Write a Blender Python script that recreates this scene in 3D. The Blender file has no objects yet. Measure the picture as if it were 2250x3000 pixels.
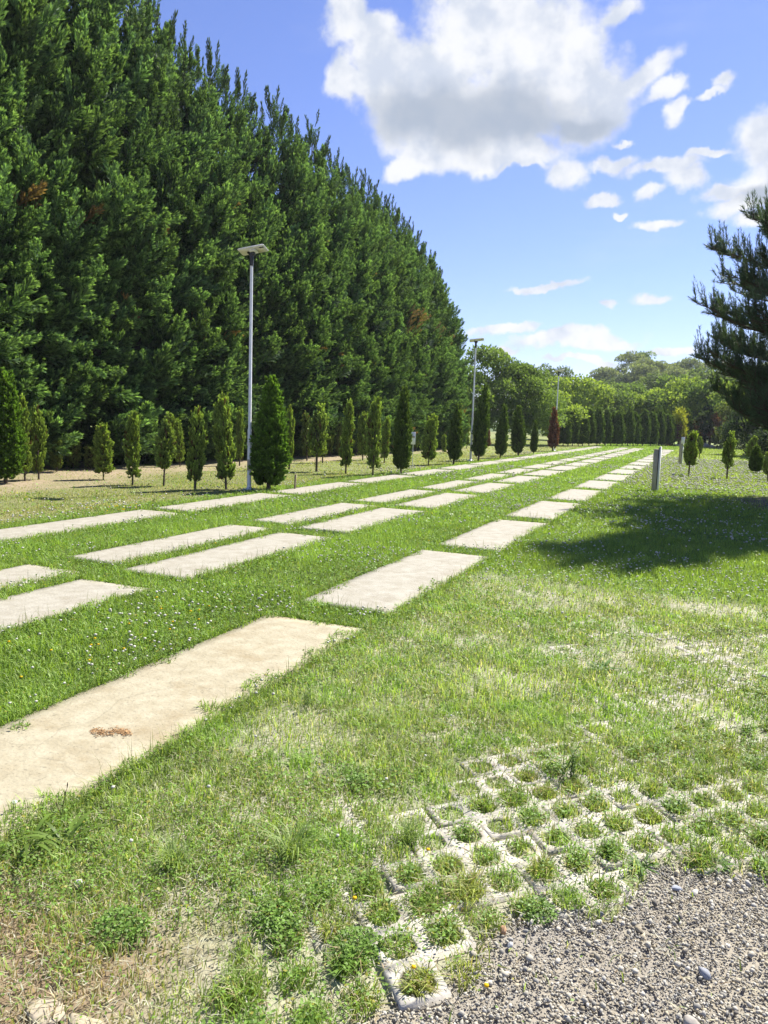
import bpy, math, random
import numpy as np
from mathutils import Matrix, Vector

RNG = np.random.default_rng(11)
random.seed(5)
SC = bpy.context.scene
COL = SC.collection
ORD = ['first', 'second', 'third', 'fourth', 'fifth', 'sixth', 'seventh', 'eighth', 'ninth', 'tenth', 'eleventh', 'twelfth',
       'thirteenth', 'fourteenth', 'fifteenth', 'sixteenth', 'seventeenth', 'eighteenth', 'nineteenth', 'twentieth',
       'twenty-first', 'twenty-second', 'twenty-third', 'twenty-fourth', 'twenty-fifth']

# ------------------------------------------------------------------ helpers
def tag(o, label=None, cat=None, group=None, kind=None):
    if label: o['label'] = label
    if cat: o['category'] = cat
    if group: o['group'] = group
    if kind: o['kind'] = kind
    return o

def mesh(name, V, faces, col=None, mat=None, smooth=False):
    V = np.asarray(V, np.float32)
    if isinstance(faces, np.ndarray): faces = [faces]
    faces = [np.asarray(f, np.int32) for f in faces if len(f)]
    me = bpy.data.meshes.new(name)
    me.vertices.add(len(V)); me.vertices.foreach_set('co', V.ravel())
    loops = np.concatenate([f.ravel() for f in faces])
    sizes = np.concatenate([np.full(len(f), f.shape[1], np.int32) for f in faces])
    starts = np.concatenate([[0], np.cumsum(sizes)[:-1]]).astype(np.int32)
    me.loops.add(len(loops)); me.loops.foreach_set('vertex_index', loops)
    me.polygons.add(len(sizes)); me.polygons.foreach_set('loop_start', starts)
    if smooth: me.polygons.foreach_set('use_smooth', np.ones(len(sizes), bool))
    if col is not None:
        a = me.color_attributes.new('col', 'FLOAT_COLOR', 'POINT')
        c = np.ones((len(V), 4), np.float32); c[:, :3] = col
        a.data.foreach_set('color', c.ravel())
    me.update(calc_edges=True)
    if mat: me.materials.append(mat)
    return me

def obj(name, me, parent=None, loc=(0, 0, 0)):
    o = bpy.data.objects.new(name, me); COL.objects.link(o)
    o.location = loc
    if parent: o.parent = parent
    return o

def thing(name, label, cat, loc, rz=0, scale=1, group=None):
    o = bpy.data.objects.new(name, None); COL.objects.link(o)
    o.location = loc; o.rotation_euler = (0, 0, rz)
    o.scale = (scale,) * 3 if np.isscalar(scale) else scale
    o.empty_display_size = .3
    return tag(o, label, cat, group)

def norm(a): return a / (np.linalg.norm(a, axis=-1, keepdims=True) + 1e-9)

class Acc:
    def __init__(s): s.V = []; s.F3 = []; s.F4 = []; s.C = []; s.n = 0
    def add(s, V, F, c=None):
        V = np.asarray(V, float).reshape(-1, 3)
        F = np.asarray(F, int)
        s.V.append(V); (s.F4 if F.shape[1] == 4 else s.F3).append(F + s.n)
        if c is not None: s.C.append(np.broadcast_to(np.asarray(c, float), (len(V), 3)))
        s.n += len(V)
    def mesh(s, name, mat, smooth=False):
        fs = []
        if s.F4: fs.append(np.concatenate(s.F4))
        if s.F3: fs.append(np.concatenate(s.F3))
        return mesh(name, np.concatenate(s.V), fs, np.concatenate(s.C) if s.C else None, mat, smooth)

def tube(acc, pts, rad, sides=6, c=None, caps=True):
    pts = np.asarray(pts, float); rad = np.asarray(rad, float) * np.ones(len(pts))
    t = norm(np.gradient(pts, axis=0))
    ref = np.array([1., 0, 0]) if abs(t[0, 0]) < .8 else np.array([0, 1., 0])
    u = norm(np.cross(t, ref)); v = np.cross(t, u)
    a = np.arange(sides) * 2 * np.pi / sides
    V = pts[:, None] + rad[:, None, None] * (np.cos(a)[None, :, None] * u[:, None] + np.sin(a)[None, :, None] * v[:, None])
    n = len(pts); i = np.arange(n - 1)[:, None] * sides; j = np.arange(sides)[None]; k = (j + 1) % sides
    F = np.stack([i + j, i + k, i + sides + k, i + sides + j], -1).reshape(-1, 4)
    acc.add(V.reshape(-1, 3), F, c)
    if caps:
        acc.add(np.concatenate([V[-1], pts[-1:]]), np.stack([np.arange(sides), (np.arange(sides) + 1) % sides, np.full(sides, sides)], -1), c)

def box(acc, lo, hi, c=None, R=None, o=(0, 0, 0), bev=0):
    x0, y0, z0 = lo; x1, y1, z1 = hi
    if bev:                                   # chamfered box: three inset slabs around one hull
        b = bev
        P = []
        for z, d in ((z0, b), (z0 + b, 0), (z1 - b, 0), (z1, b)):
            P.append([(x0 + b + d, y0 + d, z), (x1 - b - d, y0 + d, z), (x1 - d, y0 + b + d, z), (x1 - d, y1 - b - d, z),
                      (x1 - b - d, y1 - d, z), (x0 + b + d, y1 - d, z), (x0 + d, y1 - b - d, z), (x0 + d, y0 + b + d, z)])
        V = np.array(P).reshape(-1, 3)
        j = np.arange(8); k = (j + 1) % 8
        F = np.concatenate([np.stack([r * 8 + j, r * 8 + k, r * 8 + 8 + k, r * 8 + 8 + j], -1) for r in range(3)])
        F = np.concatenate([F, np.array([[24, 25, 26, 27], [24, 27, 28, 31], [28, 29, 30, 31], [3, 2, 1, 0], [7, 4, 3, 0], [7, 6, 5, 4]])])
    else:
        V = np.array([(x, y, z) for z in (z0, z1) for x, y in ((x0, y0), (x1, y0), (x1, y1), (x0, y1))], float)
        F = np.array([[3, 2, 1, 0], [4, 5, 6, 7], [0, 1, 5, 4], [1, 2, 6, 5], [2, 3, 7, 6], [3, 0, 4, 7]])
    if R is not None: V = V @ np.asarray(R).T
    acc.add(V + np.asarray(o), F, c)

def diamonds(C, D, N, L, W, tipw=.45):
    """leaf quads: base point C, direction D, rough normal N, length L, width W"""
    D = norm(D); S = norm(np.cross(D, N))
    L = np.asarray(L)[:, None] * np.ones((1, 1)); W = np.asarray(W)[:, None] * np.ones((1, 1))
    m = C + D * L * tipw
    V = np.stack([C, m - S * W / 2, C + D * L, m + S * W / 2], 1).reshape(-1, 3)
    F = np.arange(len(C) * 4).reshape(-1, 4)
    return V, F

_lat = np.random.default_rng(3).random((256, 256))
def vnoise(x, y, s, seed=0):
    x = np.asarray(x) / s + seed * 17.3; y = np.asarray(y) / s + seed * 31.7
    i = np.floor(x).astype(int); j = np.floor(y).astype(int)
    fx = x - i; fy = y - j; fx = fx * fx * (3 - 2 * fx); fy = fy * fy * (3 - 2 * fy)
    g = lambda a, b: _lat[a % 256, b % 256]
    return (g(i, j) * (1 - fx) + g(i + 1, j) * fx) * (1 - fy) + (g(i, j + 1) * (1 - fx) + g(i + 1, j + 1) * fx) * fy
def fbm(x, y, s, seed=0): return .55 * vnoise(x, y, s, seed) + .3 * vnoise(x, y, s / 2.1, seed + 1) + .15 * vnoise(x, y, s / 4.3, seed + 2)
def sstep(a, b, x):
    t = np.clip((np.asarray(x) - a) / (b - a), 0, 1); return t * t * (3 - 2 * t)
def rand_dirs(n, rng=RNG): return norm(rng.normal(size=(n, 3)))

# ------------------------------------------------------------------ materials
def nt(name):
    m = bpy.data.materials.new(name); m.use_nodes = True
    t = m.node_tree; t.nodes.clear()
    return m, t, t.nodes, t.links.new
def leaf_mat(name, trans=.3, rough=.5, spec=.3, tcol=(1.25, 1.3, .5)):
    m, t, N, L = nt(name)
    out = N.new('ShaderNodeOutputMaterial'); a = N.new('ShaderNodeAttribute'); a.attribute_name = 'col'
    p = N.new('ShaderNodeBsdfPrincipled'); p.inputs['Roughness'].default_value = rough
    p.inputs['Specular IOR Level'].default_value = spec
    L(a.outputs['Color'], p.inputs['Base Color'])
    tr = N.new('ShaderNodeBsdfTranslucent'); mx = N.new('ShaderNodeMix'); mx.data_type = 'RGBA'; mx.blend_type = 'MULTIPLY'
    mx.inputs[0].default_value = 1; mx.inputs[7].default_value = (*tcol, 1)
    L(a.outputs['Color'], mx.inputs[6]); L(mx.outputs[2], tr.inputs['Color'])
    ms = N.new('ShaderNodeMixShader'); ms.inputs[0].default_value = trans
    L(p.outputs[0], ms.inputs[1]); L(tr.outputs[0], ms.inputs[2]); L(ms.outputs[0], out.inputs[0])
    return m
def solid(name, c1, c2, scale=8, rough=.6, metal=0, bump=0, bscale=60, c3=None, spec=.5, crack=0):
    m, t, N, L = nt(name)
    out = N.new('ShaderNodeOutputMaterial'); p = N.new('ShaderNodeBsdfPrincipled')
    p.inputs['Roughness'].default_value = rough; p.inputs['Metallic'].default_value = metal
    p.inputs['Specular IOR Level'].default_value = spec
    tc = N.new('ShaderNodeTexCoord'); n = N.new('ShaderNodeTexNoise'); n.inputs['Scale'].default_value = scale; n.inputs['Detail'].default_value = 6
    r = N.new('ShaderNodeValToRGB'); r.color_ramp.elements[0].position = .35; r.color_ramp.elements[1].position = .68
    r.color_ramp.elements[0].color = (*c1, 1); r.color_ramp.elements[1].color = (*c2, 1)
    L(tc.outputs['Object'], n.inputs['Vector']); L(n.outputs['Fac'], r.inputs[0])
    src = r.outputs[0]
    if c3:
        n3 = N.new('ShaderNodeTexNoise'); n3.inputs['Scale'].default_value = scale * .22; n3.inputs['Detail'].default_value = 8; n3.inputs['Roughness'].default_value = .7
        L(tc.outputs['Object'], n3.inputs['Vector'])
        mr = N.new('ShaderNodeMapRange'); mr.inputs['From Min'].default_value = .5; mr.inputs['From Max'].default_value = .72; L(n3.outputs['Fac'], mr.inputs[0])
        mx = N.new('ShaderNodeMix'); mx.data_type = 'RGBA'; mx.inputs[7].default_value = (*c3, 1)
        L(mr.outputs[0], mx.inputs[0]); L(src, mx.inputs[6]); src = mx.outputs[2]
    if crack:                                                # hairline cracks and dark specks
        wn = N.new('ShaderNodeTexNoise'); wn.inputs['Scale'].default_value = 3; L(tc.outputs['Object'], wn.inputs['Vector'])
        wa = N.new('ShaderNodeVectorMath'); wa.operation = 'MULTIPLY_ADD'; wa.inputs[1].default_value = (.35, .35, 0); L(wn.outputs['Color'], wa.inputs[0])
        oi = N.new('ShaderNodeObjectInfo'); cv = N.new('ShaderNodeVectorMath'); cv.operation = 'SCALE'; L(oi.outputs['Location'], cv.inputs[0]); cv.inputs['Scale'].default_value = .77
        ad = N.new('ShaderNodeVectorMath'); ad.operation = 'ADD'; L(tc.outputs['Object'], ad.inputs[0]); L(cv.outputs[0], ad.inputs[1]); L(ad.outputs[0], wa.inputs[2])
        vo = N.new('ShaderNodeTexVoronoi'); vo.feature = 'DISTANCE_TO_EDGE'; vo.inputs['Scale'].default_value = .75; L(wa.outputs[0], vo.inputs['Vector'])
        cm = N.new('ShaderNodeMapRange'); cm.inputs['From Min'].default_value = .001; cm.inputs['From Max'].default_value = .0045; cm.inputs['To Min'].default_value = .86; cm.inputs['To Max'].default_value = 1; L(vo.outputs['Distance'], cm.inputs[0])
        sn = N.new('ShaderNodeTexNoise'); sn.inputs['Scale'].default_value = 55; sn.inputs['Detail'].default_value = 3; L(ad.outputs[0], sn.inputs['Vector'])
        sm = N.new('ShaderNodeMapRange'); sm.inputs['From Min'].default_value = .30; sm.inputs['From Max'].default_value = .40; sm.inputs['To Min'].default_value = .70; sm.inputs['To Max'].default_value = 1; L(sn.outputs['Fac'], sm.inputs[0])
        mu = N.new('ShaderNodeMath'); mu.operation = 'MULTIPLY'; L(cm.outputs[0], mu.inputs[0]); L(sm.outputs[0], mu.inputs[1])
        sv = N.new('ShaderNodeVectorMath'); sv.operation = 'SCALE'; L(src, sv.inputs[0]); L(mu.outputs[0], sv.inputs['Scale']); src = sv.outputs[0]
    L(src, p.inputs['Base Color'])
    if bump:
        b = N.new('ShaderNodeBump'); b.inputs['Strength'].default_value = bump; b.inputs['Distance'].default_value = .01
        nb = N.new('ShaderNodeTexNoise'); nb.inputs['Scale'].default_value = bscale; nb.inputs['Detail'].default_value = 5
        L(tc.outputs['Object'], nb.inputs['Vector']); L(nb.outputs['Fac'], b.inputs['Height']); L(b.outputs[0], p.inputs['Normal'])
    L(p.outputs[0], out.inputs[0])
    return m

M = {}
M['ley'] = leaf_mat('cypress_foliage', .36, .55, .2)
M['thuja'] = leaf_mat('thuja_foliage', .36, .55, .25)
M['decid'] = leaf_mat('broad_leaves', .48, .6, .08)
M['grass'] = leaf_mat('grass_blades', .4, .5, .3)
M['needle'] = leaf_mat('pine_needles', .25, .5, .3)
M['flower'] = leaf_mat('flower_petals', .3, .7, .1, (1, 1, 1))
M['bark'] = solid('bark', (.06, .045, .03), (.14, .105, .075), 18, .9, bump=.6, bscale=40)
M['slab'] = solid('slab_concrete', (.285, .262, .20), (.355, .335, .27), 8, .85, bump=.5, bscale=45, c3=(.235, .205, .145), crack=1)
M['slab_tan'] = solid('sandy_slab_concrete', (.30, .262, .17), (.375, .34, .235), 9, .85, bump=.5, bscale=40, c3=(.25, .195, .105), crack=1)
M['paver'] = solid('paver_concrete', (.36, .335, .28), (.45, .425, .37), 12, .9, bump=.18, bscale=60, c3=(.33, .295, .235))
M['steel'] = solid('galvanised_steel', (.68, .69, .70), (.78, .79, .80), 14, .45, .05)
M['lampgrey'] = solid('lamp_housing', (.6, .6, .58), (.7, .7, .68), 10, .45)
M['solar'] = solid('solar_cells', (.01, .012, .03), (.02, .025, .05), 20, .15)
M['lens'] = solid('lamp_lens', (.5, .48, .4), (.66, .64, .56), 30, .25)
M['black'] = solid('black_plastic', (.015, .015, .016), (.03, .03, .03), 10, .5)
M['cabgrey'] = solid('cabinet_grey', (.36, .315, .235), (.43, .385, .30), 7, .7, c3=(.30, .255, .17))
M['cabwhite'] = solid('cabinet_white', (.62, .62, .6), (.72, .72, .7), 7, .5)
M['white'] = solid('white_paint', (.72, .72, .72), (.8, .8, .8), 9, .5)
M['wood'] = solid('weathered_wood', (.2, .15, .1), (.33, .27, .2), 20, .8)
M['litter'] = leaf_mat('dried_leaves', .1, .8, .1, (1, 1, 1))
M['stone'] = None
# stones take their colour from the mesh; ground from zones + fine noise
def attr_mat(name, rough=.9, bump=.4, bscale=35, lo=.75, hi=1.25, nscale=9, bdist=.02):
    m, t, N, L = nt(name)
    out = N.new('ShaderNodeOutputMaterial'); p = N.new('ShaderNodeBsdfPrincipled'); p.inputs['Roughness'].default_value = rough
    p.inputs['Specular IOR Level'].default_value = .2
    a = N.new('ShaderNodeAttribute'); a.attribute_name = 'col'
    tc = N.new('ShaderNodeTexCoord'); n = N.new('ShaderNodeTexNoise'); n.inputs['Scale'].default_value = nscale; n.inputs['Detail'].default_value = 8
    n.inputs['Roughness'].default_value = .7
    L(tc.outputs['Object'], n.inputs['Vector'])
    mr = N.new('ShaderNodeMapRange'); mr.inputs['From Min'].default_value = .3; mr.inputs['From Max'].default_value = .7
    mr.inputs['To Min'].default_value = lo; mr.inputs['To Max'].default_value = hi; L(n.outputs['Fac'], mr.inputs[0])
    v = N.new('ShaderNodeVectorMath'); v.operation = 'SCALE'; L(a.outputs['Color'], v.inputs[0]); L(mr.outputs[0], v.inputs['Scale'])
    L(v.outputs[0], p.inputs['Base Color'])
    if bump:
        b = N.new('ShaderNodeBump'); b.inputs['Strength'].default_value = bump; b.inputs['Distance'].default_value = bdist
        nb = N.new('ShaderNodeTexNoise'); nb.inputs['Scale'].default_value = bscale; nb.inputs['Detail'].default_value = 4
        L(tc.outputs['Object'], nb.inputs['Vector']); L(nb.outputs['Fac'], b.inputs['Height']); L(b.outputs[0], p.inputs['Normal'])
    L(p.outputs[0], out.inputs[0])
    return m
M['ground'] = attr_mat('lawn_soil', bump=.5, bscale=30)
M['stone'] = attr_mat('stone', .85, .3, 80, .8, 1.15, 40, .004)

# ------------------------------------------------------------------ layout (metres; camera stands at x=0 y=0, the slab tracks run along +Y)
SLAB_ROWS = [  # x0, x1, y of a near end, slab length, pitch, name of the row
    (-8.42, -7.62, 6.45, 3.34, 3.6, 'leftmost row'),
    (-6.28, -5.58, 6.08, 3.14, 3.6, 'second row from the left'),
    (-5.34, -4.50, 5.86, 3.13, 3.6, 'third row from the left'),
    (-3.14, -2.28, 5.64, 3.10, 3.6, 'rightmost row'),
]
def slab_list():
    for r, (x0, x1, y0, ln, pitch, nm) in enumerate(SLAB_ROWS):
        k0 = -1 if r else -1
        for k in range(k0, 16):
            yield r, k, x0, x1, y0 + pitch * k - (.75 if (r == 3 and k == -1) else 0), y0 + pitch * k + ln
def in_slab(x, y, grow=0.0):
    hit = np.zeros(len(x), bool)
    for r, (x0, x1, y0, ln, pitch, nm) in enumerate(SLAB_ROWS):
        t = np.mod(y - y0, pitch)
        hit |= (x > x0 - grow) & (x < x1 + grow) & ((t < ln + grow) | (t > pitch - grow)) & (y > y0 - pitch - grow) & (y < y0 + pitch * 15 + ln)
    hit |= (x > SLAB_ROWS[3][0] - grow) & (x < SLAB_ROWS[3][1] + grow) & (y > 1.29 - grow) & (y < 2.2)
    return hit
GRAVX = [-6, -1.0, -.80, -.72, -.64, -.55, -.50, -.42, -.15, -.11, -.07, .35, .8, 3]
GRAVY = [.7, .7, 1.15, 1.72, 1.84, 1.95, 2.2, 2.38, 2.43, 2.6, 2.83, 2.97, 3.2, 4.5]
def gravel_d(x, y): return y - np.interp(x, GRAVX, GRAVY)        # < 0 : on the gravel
PA, PB = .107, .236                                               # paver cell pitch
def paver_wall(x, y):
    """1 where the concrete web of a grid paver lies under the point"""
    out = np.zeros(len(x))
    best = np.full(len(x), 9.)
    for off in (0, 1):
        ci = np.round((x / PA - off) / 2) * 2 + off
        cj = np.round((y - (.5 * PB if off else 0)) / PB)
        dx = np.abs(x - ci * PA); dy = np.abs(y - cj * PB - (.5 * PB if off else 0))
        hexd = dx / PA + dy / (PB / 2)
        best = np.minimum(best, hexd)
    return best > .70

# zone weights -------------------------------------------------------------
def zones(x, y):
    z = {}
    edge = .25 * (fbm(x, y, .9, 4) - .5)
    z['left'] = sstep(-8.6, -9.3, x + 2.2 * edge)
    z['soil'] = sstep(-12.6, -13.3, x + 4 * edge) * sstep(48, 38, y)
    z['soil'] = np.maximum(z['soil'], .8 * sstep(-11.6, -12.4, x + 3 * edge) * sstep(17, 13.5, y))
    z['right'] = sstep(-2.5, -1.9, x + edge)
    z['fore'] = z['right'] * sstep(8.6, 7.2, y + 2 * edge)
    z['needle'] = sstep(2.9, 1.7, np.hypot((x - 2.9) / 1.0, (y - 19.2) / 1.3) + 1.5 * edge)
    z['gravel'] = sstep(.06, -.06, gravel_d(x, y) + .22 * edge)
    z['bare'] = sstep(-1.12, -1.5, x + edge) * sstep(2.0, 1.5, y + edge) 
    return z
def mixc(a, b, t): return a * (1 - t[:, None]) + np.asarray(b) * t[:, None]
LUSH = np.array([.085, .155, .028])
def ground_color(x, y):
    z = zones(x, y); n = fbm(x, y, 1.3, 7); n2 = fbm(x, y, .28, 9); far = sstep(14, 34, y)
    c = np.tile(np.array([.11, .155, .038]), (len(x), 1)); c = mixc(c, [.18, .26, .05], far)
    c = mixc(c, [.20, .18, .085], z['left'] * np.clip(.55 + .9 * (n - .5), 0, 1)); 
    c = mixc(c, [.30, .235, .155], z['soil'] * np.clip(.62 + 1.3 * (n - .45), 0, 1))
    c = mixc(c, [.20, .23, .08], z['right'] * sstep(20, 26, y) * .8)
    c = mixc(c, [.34, .325, .235], z['fore'] * np.clip(.6 + 1.6 * (n2 - .45), .15, 1))
    c = mixc(c, [.10, .07, .045], z['needle'] * .9)
    c = mixc(c, [.22, .165, .105], z['bare'])
    c = mixc(c, [.27, .22, .155], z['gravel'])
    return c

# ------------------------------------------------------------------ ground sheet
def axis(segs):
    out = []
    for a, b, n in segs: out += list(np.linspace(a, b, n, endpoint=False))
    return np.array(out + [segs[-1][1]])
gx = axis([(-900, -120, 8), (-120, -30, 12), (-30, -18, 12), (-18, -9.5, 45), (-9.5, -2.5, 40), (-2.5, 1.5, 60), (1.5, 8, 30), (8, 30, 14), (30, 120, 8), (120, 900, 6)])
gy = axis([(-300, -10, 8), (-10, .6, 14), (.6, 4, 60), (4, 12, 70), (12, 30, 80), (30, 60, 60), (60, 120, 24), (120, 1200, 12)])
def hill_z(x, y):
    ridge = np.interp(x, [-140, -60, -32, -25, -18, -10, -4, 13, 60, 160], [0, 1.5, 6, 9.5, 14.5, 13.5, 11.5, 10.5, 8, 0])
    return ridge * sstep(140, 222, y) * sstep(420, 250, y)
X, Y = np.meshgrid(gx, gy)
x, y = X.ravel(), Y.ravel()
zz = .012 * (fbm(x, y, 2.2, 2) - .5) * (np.hypot(x, y) < 60) - .03
zz = np.where((np.abs(x) < 40) & (y < 100), zz + .03 - .006, zz)
zz -= .012 * sstep(.03, -.05, gravel_d(x, y)) * (y < 6)
i = np.arange(len(gy) - 1)[:, None] * len(gx); j = np.arange(len(gx) - 1)[None]
F = np.stack([i + j, i + j + 1, i + len(gx) + j + 1, i + len(gx) + j], -1).reshape(-1, 4)
tag(obj('lawn', mesh('lawn', np.stack([x, y, zz], -1), F, ground_color(x, y), M['ground'], True)), kind='structure')

hx = np.linspace(-170, 190, 70); hy = np.linspace(138, 430, 50)
X, Y = np.meshgrid(hx, hy); x, y = X.ravel(), Y.ravel()
hz = hill_z(x, y) * (1 + .12 * (fbm(x, y, 30, 5) - .5)) - .1
i = np.arange(len(hy) - 1)[:, None] * len(hx); j = np.arange(len(hx) - 1)[None]
F = np.stack([i + j, i + j + 1, i + len(hx) + j + 1, i + len(hx) + j], -1).reshape(-1, 4)
tag(obj('hill', mesh('hill', np.stack([x, y, hz], -1), F, np.tile([.075, .11, .035], (len(x), 1)), M['ground'], True)), kind='structure')

# gravel sheet beside the pavers
gp = [(-2.6, .3), (3.2, .3)] + [(a, b - .02 + .03 * math.sin(19 * a)) for a, b in zip(np.linspace(3.2, -2.6, 60), np.interp(np.linspace(3.2, -2.6, 60), GRAVX, GRAVY))]
nseg = 60
xs = np.linspace(-2.6, 3.4, 90); top = np.interp(xs, GRAVX, GRAVY) + .03 * (fbm(xs, xs * 0 + 3, .15, 8) - .5) * 2 - .01
ts = np.linspace(0, 1, 40)
X = np.tile(xs, (40, 1)); Y = .2 + (top - .2)[None] * ts[:, None]
x, y = X.ravel(), Y.ravel()
z = -.006 + .014 * (fbm(x, y, .35, 6) - .5) + .004 * (vnoise(x, y, .05, 3) - .5)
i = np.arange(39)[:, None] * 90; j = np.arange(89)[None]
F = np.stack([i + j, i + j + 1, i + 90 + j + 1, i + 90 + j], -1).reshape(-1, 4)
gc = mixc(np.tile([.33, .295, .22], (len(x), 1)), [.24, .22, .19], np.clip(fbm(x, y, .5, 12) * 1.6 - .3, 0, 1))
gc = mixc(gc, [.21, .155, .10], sstep(-.9, -1.4, x))
tag(obj('gravel_path', mesh('gravel_path', np.stack([x, y, z], -1), F, gc, M['stone'], True)), kind='structure')

# ------------------------------------------------------------------ concrete slabs
def slab_mesh(w, l, seed, mat):
    r = np.random.default_rng(seed)
    nx, ny = 9, 28
    gx_ = np.linspace(0, w, nx); gy_ = np.linspace(0, l, ny)
    X, Y = np.meshgrid(gx_, gy_); x, y = X.ravel().copy(), Y.ravel().copy()
    e = np.minimum(np.minimum(x, w - x) , np.minimum(y, l - y))
    chip = .018 * (vnoise(x * 3 + seed, y * 3, .35, seed) - .35)
    x += np.where(x == 0, chip, 0) - np.where(x == w, chip, 0)
    y += np.where(y == 0, chip, 0) - np.where(y == l, chip, 0)
    z = .022 - .006 * (e == 0) + .003 * (vnoise(x, y, .4, seed) - .5)
    V = np.stack([x, y, z], -1)
    i = np.arange(ny - 1)[:, None] * nx; j = np.arange(nx - 1)[None]
    F = np.stack([i + j, i + j + 1, i + nx + j + 1, i + nx + j], -1).reshape(-1, 4)
    rim = list(range(nx)) + [k * nx + nx - 1 for k in range(1, ny)] + list(range((ny - 1) * nx + nx - 2, (ny - 1) * nx - 1, -1)) + [k * nx for k in range(ny - 2, 0, -1)]
    lo = V[rim].copy(); lo[:, 2] = -.10
    n = len(rim); b = len(V); rim = np.array(rim); q = np.arange(n); q2 = (q + 1) % n
    S = np.stack([b + q, b + q2, rim[q2], rim[q]], -1)
    me = mesh('concrete_slab', np.concatenate([V, lo]), np.concatenate([F, S]), None, mat)
    return me
_sm = {}
for r, k, x0, x1, y0, y1 in slab_list():
    first = (r == 3 and k == -1)
    key = (r, 'first' if first else k % 4)
    if key not in _sm: _sm[key] = slab_mesh(x1 - x0, y1 - y0, r * 7 + k + 3, M['slab_tan'] if first else M['slab'])
    o = obj('concrete_slab', _sm[key], None, (x0 + random.uniform(-.012, .012), y0, random.uniform(-.004, .004)))
    o.rotation_euler = (0, 0, random.uniform(-.004, .004))
    if first: lab = 'sandy tan concrete slab nearest the camera with dried leaves on it'
    else: lab = 'pale concrete slab, %s from the camera in the %s' % ('nearest' if k < 0 else ORD[k + 1], SLAB_ROWS[r][5])
    tag(o, lab, 'slab', 'concrete slabs of the four wheel tracks')

# ------------------------------------------------------------------ concrete grid pavers
def paver_mesh(cells, ox, oy):
    A = Acc(); edges = {}
    sh = .978
    V = []; F = []; T3 = []; idx = {}
    def vid(p, z):
        key = (round(p[0], 4), round(p[1], 4), round(z, 4))
        if key not in idx: idx[key] = len(V); V.append((p[0], p[1], z))
        return idx[key]
    zt, zb, iw, ch = .011, -.05, .72, .27
    dia = [(PA, 0), (0, PB / 2), (-PA, 0), (0, -PB / 2)]
    for (cx, cy) in cells:
        O = [(cx + a, cy + b) for a, b in dia]; I = []; I2 = []
        for q in range(4):
            p = (q + 1) % 4
            for t in (ch, 1 - ch):
                e = ((dia[q][0] * (1 - t) + dia[p][0] * t), (dia[q][1] * (1 - t) + dia[p][1] * t))
                I.append((cx + e[0] * iw, cy + e[1] * iw)); I2.append((cx + e[0] * (iw - .05), cy + e[1] * (iw - .05)))
        for q in range(4):
            p = (q + 1) % 4
            F.append((vid(O[q], zt), vid(O[p], zt), vid(I[2 * q + 1], zt), vid(I[2 * q], zt)))
            T3.append((vid(O[q], zt), vid(I[2 * q], zt), vid(I[2 * q - 1], zt)))
            e = tuple(sorted(((round(O[q][0], 4), round(O[q][1], 4)), (round(O[p][0], 4), round(O[p][1], 4)))))
            edges.setdefault(e, []).append((O[q], O[p]))
        for q in range(8):
            p = (q + 1) % 8
            F.append((vid(I[q], zt), vid(I[p], zt), vid(I2[p], zt - .006), vid(I2[q], zt - .006)))
            F.append((vid(I2[q], zt - .006), vid(I2[p], zt - .006), vid(I2[p], zb), vid(I2[q], zb)))
    c = np.mean([v[:2] for v in V], 0)
    for e, l in edges.items():
        if len(l) == 1:
            a, b = l[0]
            F.append((vid(a, zt), vid(a, zb), vid(b, zb), vid(b, zt)))
    V = np.array(V)
    V[:, :2] = c + (V[:, :2] - c) * sh
    return mesh('grass_paver', V, [np.array(F), np.array(T3)], None, M['paver'])
prng = np.random.default_rng(21)
for I in range(-6, 4):
    for J in range(2, 15):
        cells = []
        for ci in range(4):
            for cj in range(2):
                gi = I * 4 + ci; cx = gi * PA; cy = (J * 2 + cj) * PB + (.5 * PB if gi % 2 else 0)
                if gravel_d(np.array([cx]), np.array([cy]))[0] > .03 + prng.uniform(-.03, .03) and cx > -2.1 and (cx > -.72 or cy > 1.98) and (cx > -1.0 or (cy > 2.1 and cx > -1.9 and prng.random() < .8)) and prng.random() > .06:
                    cells.append((cx - I * 4 * PA, cy - J * 2 * PB))
        if cells:                                            # keep one connected piece
            left_, best_ = list(cells), []
            while left_:
                grp = [left_.pop()]
                for c_ in grp:
                    for q_ in left_[:]:
                        if abs(abs(c_[0] - q_[0]) - PA) < .3 * PA and abs(c_[1] - q_[1]) < .7 * PB: grp.append(q_); left_.remove(q_)
                if len(grp) > len(best_): best_ = grp
            cells = best_
        if not cells: continue
        x0, y0 = I * 4 * PA, J * 2 * PB
        d = gravel_d(np.array([x0 + 1.5 * PA]), np.array([y0 + .25]))[0]
        o = obj('grass_paver', paver_mesh(cells, 0, 0), None, (x0, y0, -.012 * sstep(.5, 2.5, d) - .012 * sstep(-.75, -1.25, x0 + .16) + prng.uniform(-.006, .005)))
        o.rotation_euler = (prng.normal(0, .012), prng.normal(0, .012), prng.normal(0, .014))
        if len(cells) < 8: lab = 'pale concrete grid paver with a broken edge along the gravel'
        elif d < 1.1: lab = 'pale concrete grid paver with grass tufts in its openings near the gravel'
        else: lab = 'concrete grid paver almost hidden under the foreground grass'
        tag(o, lab, 'paver', 'concrete grid pavers in the foreground lawn')
# ------------------------------------------------------------------ foliage builders
def frames(axis, roll):
    """rotation matrices whose third column is axis"""
    a = norm(axis); ref = np.where(np.abs(a[:, 2:3]) < .9, np.array([[0, 0, 1.]]), np.array([[1., 0, 0]]))
    u = norm(np.cross(ref, a)); v = np.cross(a, u)
    c, s = np.cos(roll)[:, None], np.sin(roll)[:, None]
    return np.stack([u * c + v * s, v * c - u * s, a], -1)

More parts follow.
